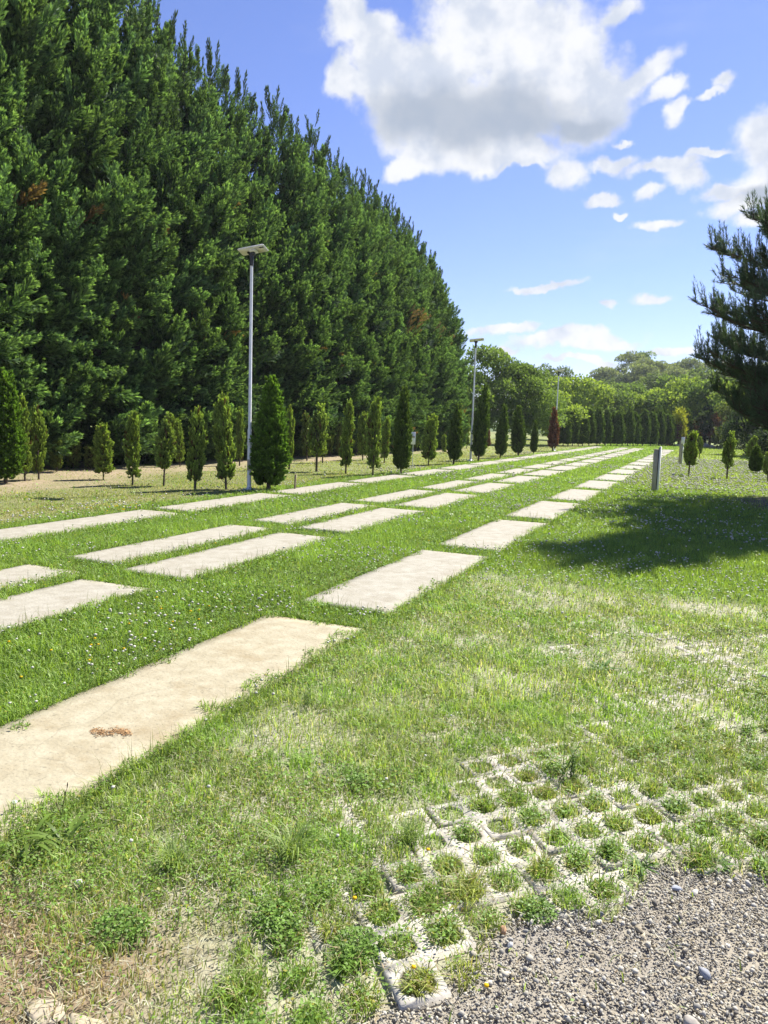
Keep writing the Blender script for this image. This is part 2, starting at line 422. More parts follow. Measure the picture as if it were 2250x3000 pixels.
def spray_proto(seed, pairs=13, steps=4, ang=42, side=.42, leafL=.125, leafW=.042, flat=.5, curve=.25, sub=True):
    """a feathery cypress spray of unit length along +z (plumes of scale leaves)"""
    r = np.random.default_rng(seed); C, D, N, L, W, T = [], [], [], [], [], []
    bend = np.array([r.normal(0, .12), r.normal(0, .12)])
    def ax(t): return np.array([bend[0] * t * t, bend[1] * t * t - curve * .3 * math.sin(t * 2.6), t])
    for k in range(pairs):
        t = .06 + .9 * (k / pairs) ** .9
        for sgn in (-1, 1):
            phi = r.normal(0, flat) + (0 if sgn > 0 else math.pi) + r.normal(0, .2)
            a = math.radians(ang + r.normal(0, 9)) * (1 - .35 * t)
            d = np.array([math.cos(phi) * math.sin(a), math.sin(phi) * math.sin(a), math.cos(a)])
            ln = (side * (1 - t) ** .75 + .07) * r.uniform(.7, 1.2); p0 = ax(t)
            for s_ in range(steps):
                f = (s_ + .3) / steps; p = p0 + d * ln * f
                for w in ((-1, 1) if sub else (0,)):
                    dd = d + w * .55 * np.cross(d, [0, 0, 1]) + r.normal(0, .14, 3) + np.array([0, 0, .15])
                    C.append(p); D.append(dd); N.append(np.cross(dd, r.normal(0, 1, 3)) if r.random() < .3 else np.array([-math.sin(phi), math.cos(phi), .3]) + r.normal(0, .3, 3))
                    L.append(leafL * r.uniform(.7, 1.3) * (1.1 - .3 * f)); W.append(leafW * r.uniform(.8, 1.3)); T.append(.35 * t + .65 * f)
    for q in range(5):
        C.append(ax(.92)); D.append(np.array([0, 0, 1]) + r.normal(0, .25, 3)); N.append(r.normal(0, 1, 3)); L.append(leafL * 1.2); W.append(leafW * .8); T.append(1.)
    V, F = diamonds(np.array(C), np.array(D), np.array(N), np.array(L), np.array(W))
    return V, F, np.repeat(np.array(T), 4)

def scatter(acc, protos, P, axis, roll, size, wid, c0, c1, tone, rng):
    """lay spray prototypes at points P; colour runs c0 (inside) to c1 (tips) times a tone for each spray"""
    which = rng.integers(0, len(protos), len(P))
    R = frames(axis, roll)
    for k, (V, F, T) in enumerate(protos):
        s = np.where(which == k)[0]
        if not len(s): continue
        S = np.stack([size[s] * wid[s], size[s] * wid[s], size[s]], -1)
        A = np.einsum('nij,vj,nj->nvi', R[s], V, S) + P[s][:, None]
        Fc = (F[None] + (np.arange(len(s)) * len(V))[:, None, None]).reshape(-1, 4)
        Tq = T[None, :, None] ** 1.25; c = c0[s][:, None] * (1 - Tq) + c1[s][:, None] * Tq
        acc.add(A.reshape(-1, 3), Fc, (c * tone[s][:, None, None]).reshape(-1, 3))

# ---- tall cypresses of the hedge
LEYP = [spray_proto(s, 9, 4, 40, .40, .16, .05, .5, .25 + .1 * s) for s in range(7)]
def ley_crown(H, Rb, seed, dens=1.9, front=.8):
    r = np.random.default_rng(seed); A = Acc()
    prof = lambda z: Rb * np.minimum(1, 2.25 * np.clip(1 - z / H, 0, 1) ** .95) * (.82 + .18 * sstep(0, .12, z / H)) + .12
    nb = int(dens * 2 * math.pi * Rb * H * .8)               # boughs, each a fan of sprays
    z = r.random(nb * 3) * (H - .6) + .3; z = z[r.random(nb * 3) < prof(z) / (Rb + .12)][:nb]; nb = len(z)
    ph = np.where(r.random(nb) < front, r.normal(-.15, 1.05, nb), r.uniform(-math.pi, math.pi, nb))
    lump = 1 + .14 * np.sin(3 * ph + z * .9 + seed) + .10 * np.sin(5 * ph - z * 1.7 + 2 * seed)
    cell = fbm(ph * 1.9 + seed, z * .62, .75, seed)
    e = np.radians(8 + 58 * np.clip(z / H, 0, 1) ** .8 + r.normal(0, 12, nb)); pb = ph + r.normal(0, .4, nb)
    ax = np.stack([np.cos(pb) * np.cos(e), np.sin(pb) * np.cos(e), np.sin(e)], -1)
    ln = r.uniform(.9, 1.9, nb) * (1 - .45 * sstep(.7, 1, z / H))
    tipr = np.maximum(prof(z) * lump * (1 - .22 * r.random(nb) ** 2) + .5 * (cell - .5), .05)
    tip = np.stack([tipr * np.cos(ph), tipr * np.sin(ph), z], -1)
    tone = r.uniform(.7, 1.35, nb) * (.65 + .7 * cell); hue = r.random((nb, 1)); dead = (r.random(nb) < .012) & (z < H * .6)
    P, A_, S_, Wd, C0, C1, TN = [], [], [], [], [], [], []
    nf = 8
    lat = norm(np.cross(ax, [0, 0, 1.])); upv = np.cross(lat, ax)
    for q in range(nf):
        t = (q + r.uniform(.2, .8, nb)) / nf; side = (-1) ** q * (1 - t) ** .6 * r.uniform(.35, 1.0, nb)
        d = norm(ax + lat * side[:, None] * .95 + upv * r.normal(.10, .22, nb)[:, None])
        P.append(tip - ax * (ln * (1 - t * .8))[:, None] - np.array([0, 0, .12]) * ((1 - t) ** 2)[:, None]); A_.append(d)
        S_.append(ln * r.uniform(.38, .62, nb) * (1.1 - .25 * t)); Wd.append(r.uniform(.62, .95, nb))
        c0 = np.tile([.022, .052, .028], (nb, 1)); c1 = np.tile([.175, .30, .12], (nb, 1)) + hue * np.array([[.055, .05, .0]])  # dark inside, light tips: shade and lit sprays painted into the green
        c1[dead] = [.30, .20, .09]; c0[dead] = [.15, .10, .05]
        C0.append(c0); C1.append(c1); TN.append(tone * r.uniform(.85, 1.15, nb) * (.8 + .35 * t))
    P = np.concatenate(P); n = len(P)
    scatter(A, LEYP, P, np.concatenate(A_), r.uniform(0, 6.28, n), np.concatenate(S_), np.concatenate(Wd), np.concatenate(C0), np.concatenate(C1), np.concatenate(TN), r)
    m = 26                                                   # leaders at the top
    zt = H - .1 - r.random(m) ** .8 * 2.4; a = r.uniform(0, 6.28, m); q = (H + .15 - zt) * .36
    P = np.stack([q * np.cos(a), q * np.sin(a), zt - .35], -1); ax = np.stack([np.cos(a) * .18, np.sin(a) * .18, np.ones(m)], -1)
    scatter(A, LEYP, P, ax, r.uniform(0, 6.28, m), r.uniform(.5, 1.0, m), np.full(m, .5), np.tile([.035, .06, .026], (m, 1)), np.tile([.085, .13, .05], (m, 1)), np.ones(m), r)
    # dead inner growth coloured near-black, painting deep shade into the crown gaps
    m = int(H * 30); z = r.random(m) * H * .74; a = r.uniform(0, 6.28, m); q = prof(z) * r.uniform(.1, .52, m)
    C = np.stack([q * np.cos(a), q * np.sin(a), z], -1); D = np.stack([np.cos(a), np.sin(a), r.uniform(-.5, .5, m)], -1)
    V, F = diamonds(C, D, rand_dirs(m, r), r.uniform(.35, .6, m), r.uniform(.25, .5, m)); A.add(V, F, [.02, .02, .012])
    return A.mesh('cypress_crown', M['ley'])
def trunk_mesh(H, r0, name='trunk', seed=0, top=.1, bend=.02):
    A = Acc(); rr = np.random.default_rng(seed); n = 8; z = np.linspace(-.05, H, n)
    p = np.stack([np.cumsum(rr.normal(0, bend, n)), np.cumsum(rr.normal(0, bend, n)), z], -1); p[:, :2] -= p[0, :2]
    rad = r0 * (1 - (1 - top) * np.linspace(0, 1, n)); rad[0] *= 1.35
    tube(A, p, rad, 8); return A.mesh(name, M['bark'], True)
LEYH = [16.4, 14.9, 13.6, 12.8, 11.6]
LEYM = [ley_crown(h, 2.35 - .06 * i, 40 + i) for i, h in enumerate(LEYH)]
LEYT = [trunk_mesh(h * .93, .2, 'cypress_trunk', i) for i, h in enumerate(LEYH)]
LEYPOS = [(9.0, 15.6), (10.6, 16.2), (12.2, 15.7), (13.8, 16.3), (15.4, 16.4), (17.0, 16.5), (18.6, 15.3), (20.2, 14.4), (21.8, 13.7), (23.4, 14.1),
          (25.0, 13.8), (26.6, 13.9), (28.2, 13.5), (29.8, 14.1), (31.4, 13.4), (33.0, 13.1), (34.6, 13.2), (36.2, 13.0), (37.8, 13.2), (39.4, 12.8), (41.0, 12.5),
          (42.6, 12.0), (44.2, 11.3), (45.6, 10.2)]
def shade_of(i, n, what, left='left'):
    return ORD[i]
for i, (yy, H) in enumerate(LEYPOS):
    k = int(np.argmin([abs(h - H) + .35 * ((i + q) % 3 == 0) for q, h in enumerate(LEYH)]))
    if i == len(LEYPOS) - 1: lab = 'last tall cypress at the far end of the big hedge row'
    elif i < 3: lab = 'tall dark cypress at the near end of the hedge row, rooted past the left edge'  # nearest ones stand out of view, put in for shading
    else: lab = 'tall dark green cypress, %s whole one from the left in the big hedge row' % ORD[i - 3]
    H *= float(np.interp(yy, [9, 16, 30, 46], [1.06, 1.05, 1.0, .985]))
    s = H / LEYH[k]
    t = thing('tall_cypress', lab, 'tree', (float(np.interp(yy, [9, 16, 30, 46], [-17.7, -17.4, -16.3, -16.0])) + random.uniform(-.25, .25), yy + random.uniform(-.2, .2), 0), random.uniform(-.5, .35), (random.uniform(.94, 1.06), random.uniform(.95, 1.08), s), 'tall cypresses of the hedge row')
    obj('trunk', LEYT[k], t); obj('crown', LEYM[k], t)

# ---- young thujas
THP = [spray_proto(60 + s, 6, 3, 34, .40, .30, .13, .8, .1) for s in range(4)]
def thuja_crown(kind, seed):
    """unit crown: height 1 from the ground, radius about 1 (scaled per plant)"""
    r = np.random.default_rng(seed); A = Acc()
    AS = .15                                                 # radius in height units
    zb = {'cone': .07, 'big': .06, 'col': .12, 'dark': .10, 'stem': .24, 'brown': .08}[kind]
    t = np.linspace(0, 1, 12)
    if kind in ('cone', 'big', 'brown'): pr = np.array([.5, .82, .96, 1, .97, .91, .82, .71, .57, .40, .23, .04])
    elif kind == 'stem': pr = np.array([.3, .62, .9, 1, .98, .9, .88, .84, .76, .66, .5, .2])
    else: pr = np.array([.6, .8, .92, .95, 1, .96, .95, .9, .84, .74, .58, .25])
    pr = pr * (1 + r.normal(0, .06 if kind in ('cone', 'big') else .17, 12))
    prof = lambda z: np.interp((z - zb) / (1 - zb), t, pr) * AS
    n = {'cone': 1150, 'big': 1500, 'col': 640, 'dark': 560, 'stem': 520, 'brown': 620}[kind]
    z = zb + (1 - zb) * r.random(n * 2) ** 1.05; z = z[r.random(n * 2) < .2 + .8 * prof(z) / AS][:n]; n = len(z)
    ph = r.uniform(0, 6.283, n)
    clump = fbm(np.cos(ph) * 1.2 + 3, z * 7 + np.sin(ph) * 1.2, .55, seed)
    gap = clump < (.33 if kind in ('cone', 'big') else .42)
    rad = prof(z) * (.46 + .30 * np.sqrt(r.random(n)) + .40 * (clump - .5))
    keep = ~(gap & (r.random(n) < .75)); z, ph, rad, clump = z[keep], ph[keep], rad[keep], clump[keep]; n = len(z)
    wob = (0 if kind in ('cone', 'big') else .035) * np.stack([np.sin(z * 7 + seed) * z, np.cos(z * 5.5 + 2 * seed) * z, 0 * z], -1)
    P = np.stack([rad * np.cos(ph), rad * np.sin(ph), z - .02], -1) + wob
    e = np.radians(48 + 25 * z + r.normal(0, 16, n)); p2 = ph + r.normal(0, .5, n)
    ax = np.stack([np.cos(p2) * np.cos(e), np.sin(p2) * np.cos(e), np.sin(e)], -1)
    size = r.uniform(.05, .10, n) * (1.0 if kind in ('cone', 'big') else 1.12); wid = r.uniform(.7, 1.1, n)
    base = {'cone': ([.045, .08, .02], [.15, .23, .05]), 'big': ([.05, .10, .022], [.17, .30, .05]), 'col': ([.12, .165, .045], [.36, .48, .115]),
            'dark': ([.09, .12, .04], [.28, .36, .11]), 'stem': ([.12, .165, .05], [.36, .47, .13]), 'brown': ([.10, .04, .025], [.27, .115, .07])}[kind]  # dark: dimmer green, the hedge's shade put into the colour
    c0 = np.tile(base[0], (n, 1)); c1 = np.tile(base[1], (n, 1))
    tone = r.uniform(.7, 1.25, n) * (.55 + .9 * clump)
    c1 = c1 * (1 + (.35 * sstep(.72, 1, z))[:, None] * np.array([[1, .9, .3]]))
    if kind in ('col', 'stem', 'dark'):
        br = r.random(n) < .05; c1[br] = [.22, .15, .07]; c0[br] = [.1, .07, .035]
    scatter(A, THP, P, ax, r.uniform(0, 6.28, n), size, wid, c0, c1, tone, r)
    # a few shoots around the leader
    m = 9; zt = 1 - .07 * r.random(m) ** 1.3; a = r.uniform(0, 6.28, m); P = np.stack([np.cos(a) * .012 + (0 if kind in ('cone', 'big') else .035) * math.sin(7 + seed), np.sin(a) * .012 + (0 if kind in ('cone', 'big') else .035) * math.cos(5.5 + 2 * seed), zt - .06], -1)
    ax = np.stack([np.cos(a) * .25 + r.normal(0, .15), np.sin(a) * .25, np.ones(m)], -1)
    scatter(A, THP, P, ax, a, np.full(m, .075), np.full(m, .55), np.tile(base[0], (m, 1)), np.tile(np.array(base[1]) * 1.15, (m, 1)), np.ones(m), r)
    m = 90 if kind in ('cone', 'big') else 45                # brown inner twigs
    z = zb + (1 - zb) * .85 * r.random(m); a = r.uniform(0, 6.28, m); q = prof(z) * .35 * r.random(m)
    V, F = diamonds(np.stack([q * np.cos(a), q * np.sin(a), z], -1), np.stack([np.cos(a) * .5, np.sin(a) * .5, np.ones(m)], -1), rand_dirs(m, r), np.full(m, .1), np.full(m, .055)); A.add(V, F, [.03, .026, .014])
    me = A.mesh('thuja_crown', M['thuja']); return me
def thuja_trunk(kind, seed):
    A = Acc(); r = np.random.default_rng(seed); two = kind in ('big', 'stem') or seed % 3 == 0
    for s in range(2 if two else 1):
        z = np.linspace(-.02, .8, 7); b = r.normal(0, .006, 2) + (s * np.array([.02, .008]))
        p = np.stack([b[0] * (.4 + z * 1.3), b[1] * (.4 + z * 1.3), z], -1)
        tube(A, p, np.linspace(.014, .003, 7) * (1.25 if kind == 'big' else 1), 6)
    for q in range(5):                                       # low bare twigs
        a = r.uniform(0, 6.28); z0 = r.uniform(.05, .22); l = r.uniform(.04, .09)
        tube(A, [(0, 0, z0), (l * .5 * math.cos(a), l * .5 * math.sin(a), z0 + l * .4), (l * math.cos(a), l * math.sin(a), z0 + l * .9)], [.004, .003, .0015], 4)
    return A.mesh('thuja_trunk', M['bark'], True)
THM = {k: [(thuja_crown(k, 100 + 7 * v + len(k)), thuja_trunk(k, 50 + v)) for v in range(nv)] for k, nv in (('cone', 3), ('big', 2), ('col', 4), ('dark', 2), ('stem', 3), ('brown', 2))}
FR, BK = 'young thujas of the front rows', 'young thujas at the hedge foot'
THUJA = [
 (-13.61,11.65,2.27,.36,'big','big bright green cone-shaped thuja cut by the left edge of the photo'),
 (-13.77,12.29,1.76,.19,'col','slim yellowish thuja just right of the big one at the left edge'),
 (-13.85,12.74,1.55,.17,'col','thin thuja on a bare stem, right-hand one of the slim pair near the left edge'),
 (-15.30,14.66,.79,.14,'dark','little shaded thuja at the hedge foot, leftmost of three in the dark'),
 (-15.63,15.54,.77,.17,'dark','little shaded thuja at the hedge foot, middle of three in the dark'),
 (-15.35,15.87,.61,.19,'dark','lowest shaded thuja at the hedge foot, behind the short one on bare soil'),
 (-12.89,13.72,1.23,.22,'col','short bushy thuja standing alone on the bare orange soil'),
 (-11.49,13.10,1.51,.18,'col','slim thuja with hooked tip, foliage to the ground, right of the short bushy one'),
 (-10.88,13.39,1.50,.23,'stem','loose round-topped thuja on a long bare stem, third left of the nearest lamp'),
 (-14.53,18.63,1.34,.17,'col','thin pale thuja behind and between the third and second left of the nearest lamp'),
 (-9.89,13.17,1.62,.17,'col','narrow straight thuja with brown twigs showing, second left of the nearest lamp'),
 (-15.67,21.56,.84,.16,'stem','tiny sparse thuja far back between the two just left of the nearest lamp'),
 (-9.47,13.70,1.92,.22,'col','tall ragged column thuja immediately left of the nearest lamp'),
 (-13.62,20.43,1.74,.15,'col','thin thuja in the back row seen just left of the nearest lamp pole'),
 (-8.69,14.14,2.29,.38,'big','large dense pointed thuja touching the nearest lamp pole'),
 (-11.65,19.67,1.99,.12,'col','thin thuja half hidden by the right side of the large pointed one'),
 (-11.69,20.21,1.81,.14,'col','thin thuja in the open just right of the large pointed one'),
 (-13.63,24.88,1.69,.21,'dark','dark thuja behind the many-tipped one on a bare stem'),
 (-10.63,20.01,1.90,.28,'stem','wide many-tipped thuja on a bare stem right of the large pointed one'),
 (-12.57,24.11,1.93,.15,'col','thin tall thuja peeking over the right of the many-tipped one'),
 (-14.50,28.47,1.73,.17,'col','back-row thuja just right of the many-tipped one'),
 (-14.27,28.83,1.59,.16,'dark','dark back-row thuja behind the slim one with the long tip'),
 (-9.67,20.01,2.01,.18,'col','slim front thuja with a long thin tip between the many-tipped and hooked ones'),
 (-14.34,30.70,1.82,.16,'col','back-row thuja just right of the slim one with the long tip'),
 (-12.39,27.13,1.77,.23,'col','pale broad back-row thuja left of the leaning front column'),
 (-8.64,19.64,2.09,.24,'col','leaning front column thuja with a hooked top, left of the dark cone by the sign'),
 (-11.05,26.15,1.60,.16,'col','thuja in the gap between the leaning column and the dark cone by the sign'),
 (-8.39,21.17,2.46,.29,'cone','tall dark cone thuja just left of the small white sign'),
 (-14.14,37.63,1.55,.15,'col','thin back-row thuja just right of the small white sign'),
 (-9.34,26.26,1.78,.25,'col','round-topped thuja on a bare stem, first front one right of the white sign'),
 (-12.03,36.03,.94,.13,'col','tiny thuja on the soil left of the dark cone before the second lamp'),
 (-8.84,27.74,2.21,.32,'cone','dark pointed thuja standing next left of the second lamp'),
 (-13.66,45.36,1.93,.20,'col','slim far thuja seen close left of the second lamp pole'),
 (-8.84,31.11,3.02,.35,'cone','tallest pointed thuja, immediately right of the second lamp'),
 (-13.31,48.90,1.13,.17,'brown','small dead brown thuja behind the tallest pointed one'),
 (-8.81,34.66,2.37,.32,'cone','dark thuja, second front one right of the second lamp'),
 (-8.78,38.20,2.42,.40,'cone','dark wide cone thuja, third front one right of the second lamp'),
 (-8.72,41.60,1.72,.24,'cone','small dark thuja between the wide cone and the dead brown one'),
 (-8.80,47.53,2.53,.34,'brown','dead reddish brown thuja beside the farthest lamp'),
 (-.50,28.59,1.48,.22,'stem','sparse young thuja right of the two grey cabinets on the clover lawn'),
 (-.36,46.50,1.20,.16,'stem','small far thuja right of the sparse one by the cabinets'),
 (.70,27.96,1.51,.21,'stem','thuja on a thin stem with bright leaves above, middle of the right lawn'),
 (2.04,41.92,1.33,.23,'stem','far thuja near the right edge, behind the short round one'),
 (1.85,33.19,1.05,.25,'cone','short round dark thuja near the right edge'),
 (1.91,27.91,.93,.18,'stem','little thuja cut by the right edge of the photo'),
]
cnt = {}
for x0, y0, h, rd, kind, lab in THUJA:
    v = cnt.get(kind, 0); cnt[kind] = v + 1
    cm, tm = THM[kind][v % len(THM[kind])]
    w = rd / .15 * random.uniform(.80, .98)
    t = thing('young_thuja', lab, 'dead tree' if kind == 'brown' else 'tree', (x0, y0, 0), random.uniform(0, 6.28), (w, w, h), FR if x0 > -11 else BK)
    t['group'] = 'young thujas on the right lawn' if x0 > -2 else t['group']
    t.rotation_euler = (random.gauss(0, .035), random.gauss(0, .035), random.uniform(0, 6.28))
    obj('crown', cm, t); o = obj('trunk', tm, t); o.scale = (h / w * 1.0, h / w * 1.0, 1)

# ---- columnar hedge across the far end
FH = [(-10.5,61.1,2.74),(-10.3,62.3,2.7),(-10.,62.5,2.79),(-9.7,63.6,2.7),(-9.4,63.8,2.9),(-9.,64.7,2.87),(-8.5,65.9,3.05),(-8.,67.2,3.0),(-7.7,68.6,2.75),(-7.2,68.9,2.9),(-6.9,70.,2.75),(-6.5,70.5,3.15),(-6.1,71.6,2.9),(-5.8,72.9,2.7),(-5.4,73.1,3.1),(-4.8,74.5,3.0),(-4.2,76.,3.2),(-4.,77,2.9),(-3.6,77.3,2.9),(-3.3,78.3,2.8),(-1.95,81.2,3.45)]
for i, (x0, y0, h) in enumerate(FH):
    cm, tm = THM['cone'][i % 3]; w = .56 / .15 * random.uniform(.85, 1.1)
    lab = 'clipped dark column thuja standing apart at the right of the far hedge' if i == len(FH) - 1 else 'clipped dark column thuja, %s from the left in the far hedge' % ORD[i]
    t = thing('column_thuja', lab, 'tree', (x0, y0, 0), random.uniform(0, 6.28), (w, w, h * 1.0), 'column thujas of the far hedge')
    obj('crown', cm, t); o = obj('trunk', tm, t); o.scale = (h / w, h / w, 1)
# ------------------------------------------------------------------ broad-leaved trees behind
def decid_crown(seed, n, aspect, leaf, c0, c1, lobes=16, up=.5):
    """crown of unit height: leaf clumps on the shells of many lobes"""
    r = np.random.default_rng(seed); A = Acc()
    L = []
    for k in range(lobes):
        z = r.uniform(.16, .9); rr = aspect * math.sin(math.pi * min(.97, .12 + z * .86)) ** .7 * r.uniform(.35, .95)
        a = k * 2.4 + r.normal(0, .4)
        L.append((rr * math.cos(a), rr * math.sin(a), z, r.uniform(.10, .19)))
    L = np.array(L)
    k = r.choice(lobes, n, p=L[:, 3] ** 2 / (L[:, 3] ** 2).sum()); d = rand_dirs(n, r); d[:, 2] = np.where(d[:, 2] < -.3, -d[:, 2], d[:, 2])
    rad = L[k, 3] * r.uniform(.55, 1.12, n) ** .6
    P = L[k, :3] + d * rad[:, None] * np.array([1.15, 1.15, .9])
    P[:, 2] = np.maximum(P[:, 2], .04)
    D = norm(d + r.normal(0, .7, (n, 3)) + [0, 0, -.15]); Nn = norm(d + r.normal(0, .6, (n, 3)) + [0, 0, up])
    V, F = diamonds(P, D, Nn, leaf * r.uniform(.6, 1.3, n), leaf * r.uniform(.5, .9, n))
    t = np.clip(r.random(n) * .6 + .5 * (r.random(lobes)[k]), 0, 1)[:, None]
    c = np.array(c0) * (1 - t) + np.array(c1) * t
    A.add(V, F, np.repeat(c, 4, 0))
    return A.mesh('leaf_crown', M['decid'])
def decid_trunk(seed):
    r = np.random.default_rng(seed); A = Acc()
    tube(A, [(0, 0, -.03), (.01, 0, .2), (0, .02, .45), (.01, .01, .8)], [.032, .024, .016, .004], 7)
    for q in range(7):
        a = r.uniform(0, 6.28); z = r.uniform(.15, .55); l = r.uniform(.15, .28)
        tube(A, [(0, 0, z), (l * .5 * math.cos(a), l * .5 * math.sin(a), z + l * .5), (l * math.cos(a), l * math.sin(a), z + l * 1.1)], [.012, .008, .003], 5)
    return A.mesh('tree_trunk', M['bark'], True)
DC = {'mid': ([.07, .115, .035], [.20, .285, .085]), 'bright': ([.12, .18, .035], [.33, .42, .09]), 'dark': ([.06, .09, .045], [.15, .20, .095]), 'pale': ([.11, .14, .08], [.24, .28, .15])}  # pale: greyed green with distance haze painted into the leaf colour
DM = {}
for kk, (c0, c1) in DC.items():
    DM[kk] = [decid_crown(300 + 5 * v + len(kk), 5200, .42, .042, c0, c1, 24) for v in range(2)]
DM['tall'] = [decid_crown(380, 5200, .2, .036, *DC['dark'], 22), decid_crown(381, 5200, .2, .036, *DC['dark'], 22)]
DM['near'] = [decid_crown(390 + v, 24000, .42, .028, *DC['mid'], 34) for v in range(2)]
DT = [decid_trunk(v) for v in range(3)]
TREES = [
 (-15.8,57,7.4,2.9,'near','broad green leafy tree rising just beyond the end of the tall hedge'),
 (-13.1,59,6.0,2.5,'near','rounded leafy tree sloping down to the right behind the second lamp'),
 (-11.3,63,4.4,2.0,'bright','low light green tree behind the dead brown thuja'),
 (-18.6,57,5.6,2.6,'mid','leafy tree hidden mostly behind the end of the tall hedge'),
 (-28.0,130,10.2,3.0,'tall','blue-green tall tree clump, left one, far behind the farthest lamp'),
 (-25.6,131,11.6,3.0,'tall','blue-green tall tree, middle and highest one, far behind the farthest lamp'),
 (-23.4,133,11.2,3.0,'tall','blue-green tall tree, right one, just beside the farthest lamp head'),
 (-17.8,86,5.6,2.7,'bright','light green bushy tree left of the farthest lamp pole'),
 (-15.2,84,6.8,2.9,'bright','tall light green tree right behind the farthest lamp pole'),
 (-12.6,85,7.0,2.9,'bright','light green tree with a spiky top right of the farthest lamp'),
 (-10.2,88,5.9,2.7,'mid','mid green tree above the left third of the far hedge'),
 (-8.3,91,5.6,2.6,'bright','yellow-green tree above the middle of the far hedge'),
 (-6.1,92,6.1,2.8,'bright','yellow-green tree behind the right half of the far hedge'),
 (-3.9,90,6.4,2.9,'mid','mid green tree behind the right end of the far hedge'),
 (-2.2,88,7.2,3.0,'bright','tall yellow-green tree behind the slim yellow shrub'),
 (.2,86,7.2,3.0,'mid','dense leafy tree behind the reddish shrubs'),
 (2.4,82,6.4,2.9,'bright','bright leafy tree under the left branches of the pine'),
 (4.9,84,6.8,3.1,'mid','leafy tree showing under the pine near the right edge'),
 (-19.5,120,7.8,3.6,'mid','darker tree in the second line left of the farthest lamp'),
 (-14.5,122,8.3,3.8,'dark','dark rounded tree in the second line behind the light green ones'),
 (-11.6,118,8.4,3.6,'mid','rounded tree in the second line at the foot of the wooded hill'),
 (-8.4,125,9.6,4.0,'dark','dark rounded tree below the left slope of the wooded hill'),
 (-4.6,122,9.8,4.0,'mid','green rounded tree below the middle of the wooded hill'),
 (-.8,120,10,4.2,'dark','dark green tree below the right slope of the wooded hill'),
 (3.8,120,10,4.2,'mid','green tree behind the lower pine branches in the second line'),
]
for i, (x0, y0, h, rd, kk, lab) in enumerate(TREES):
    t = thing('leafy_tree', lab, 'tree', (x0, y0, 0), random.uniform(0, 6.28), (rd / .42 if kk != 'tall' else rd / .42, rd / .42, h), 'leafy trees beyond the lawn')
    obj('crown', DM[kk][i % 2], t); o = obj('trunk', DT[i % 3], t); o.scale = (.6, .6, 1)
hr = np.random.default_rng(77)
hx_ = [(-34, 205), (-30, 200), (-27, 215), (-24, 196), (-22, 222), (-20, 205), (-17.5, 226), (-16, 200), (-14, 214), (-12, 198), (-10.5, 225), (-9, 206), (-7, 218), (-5, 200), (-3, 224), (-1, 208), (2, 222), (5, 204), (8, 220), (12, 208), (17, 218), (23, 206), (-38, 215), (-14.5, 184), (-20, 182), (-8, 182), (-2, 184), (5, 182)]
HORD = ['on the crest', 'on the upper slope', 'on the lower slope']
for i, (x0, y0) in enumerate(hx_):
    z0 = float(hill_z(np.array([x0]), np.array([y0]))[0]) - .6
    kk = ['dark', 'pale', 'mid', 'pale'][i % 4]; h = hr.uniform(6.0, 9.5); rd = hr.uniform(3.2, 4.6)
    band = 'crest' if y0 > 213 else 'upper slope' if y0 > 190 else 'foot'
    t = thing('hill_tree', '%s crowned tree on the %s of the distant wooded hill' % ({'dark': 'dark', 'pale': 'haze-greyed', 'mid': 'green'}[kk], band), 'tree', (x0, y0, z0), hr.uniform(0, 6.28), (rd / .42, rd / .42, h), 'trees on the distant hill')
    obj('crown', DM[kk][i % 2], t)

# ---- shrubs at the right-hand end of the lawn
def shrub_crown(seed, n, leaf, c0, c1, wide=.5):
    r = np.random.default_rng(seed); A = Acc(); lob = 14
    z = r.uniform(.12, .85, lob); a = r.uniform(0, 6.28, lob); q = wide * (1 - .6 * z) * r.uniform(.3, 1, lob); s = r.uniform(.13, .24, lob)
    k = r.integers(0, lob, n); d = rand_dirs(n, r); rad = s[k] * r.uniform(.4, 1.1, n)
    P = np.stack([q[k] * np.cos(a[k]), q[k] * np.sin(a[k]), z[k]], -1) + d * rad[:, None]; P[:, 2] = np.abs(P[:, 2])
    D = norm(d * .6 + [0, 0, .7] + r.normal(0, .45, (n, 3)))
    V, F = diamonds(P, D, norm(d + r.normal(0, .6, (n, 3))), leaf * r.uniform(.6, 1.4, n), leaf * .5 * r.uniform(.6, 1.3, n))
    t = r.random((n, 1)); A.add(V, F, np.repeat(np.array(c0) * (1 - t) + np.array(c1) * t, 4, 0)); return A.mesh('shrub_crown', M['decid'])
SH = {'red': shrub_crown(1, 2600, .07, [.10, .045, .03], [.22, .12, .085]), 'red2': shrub_crown(9, 2600, .07, [.10, .045, .035], [.24, .15, .10]), 'yellow': shrub_crown(2, 2400, .07, [.14, .17, .025], [.42, .42, .07], .22),
      'blue': shrub_crown(3, 6500, .05, [.022, .038, .026], [.06, .09, .06], .5), 'dark': shrub_crown(4, 5500, .06, [.025, .04, .018], [.075, .11, .04], .5), 'olive': shrub_crown(5, 3600, .065, [.06, .08, .03], [.16, .19, .07], .5)}
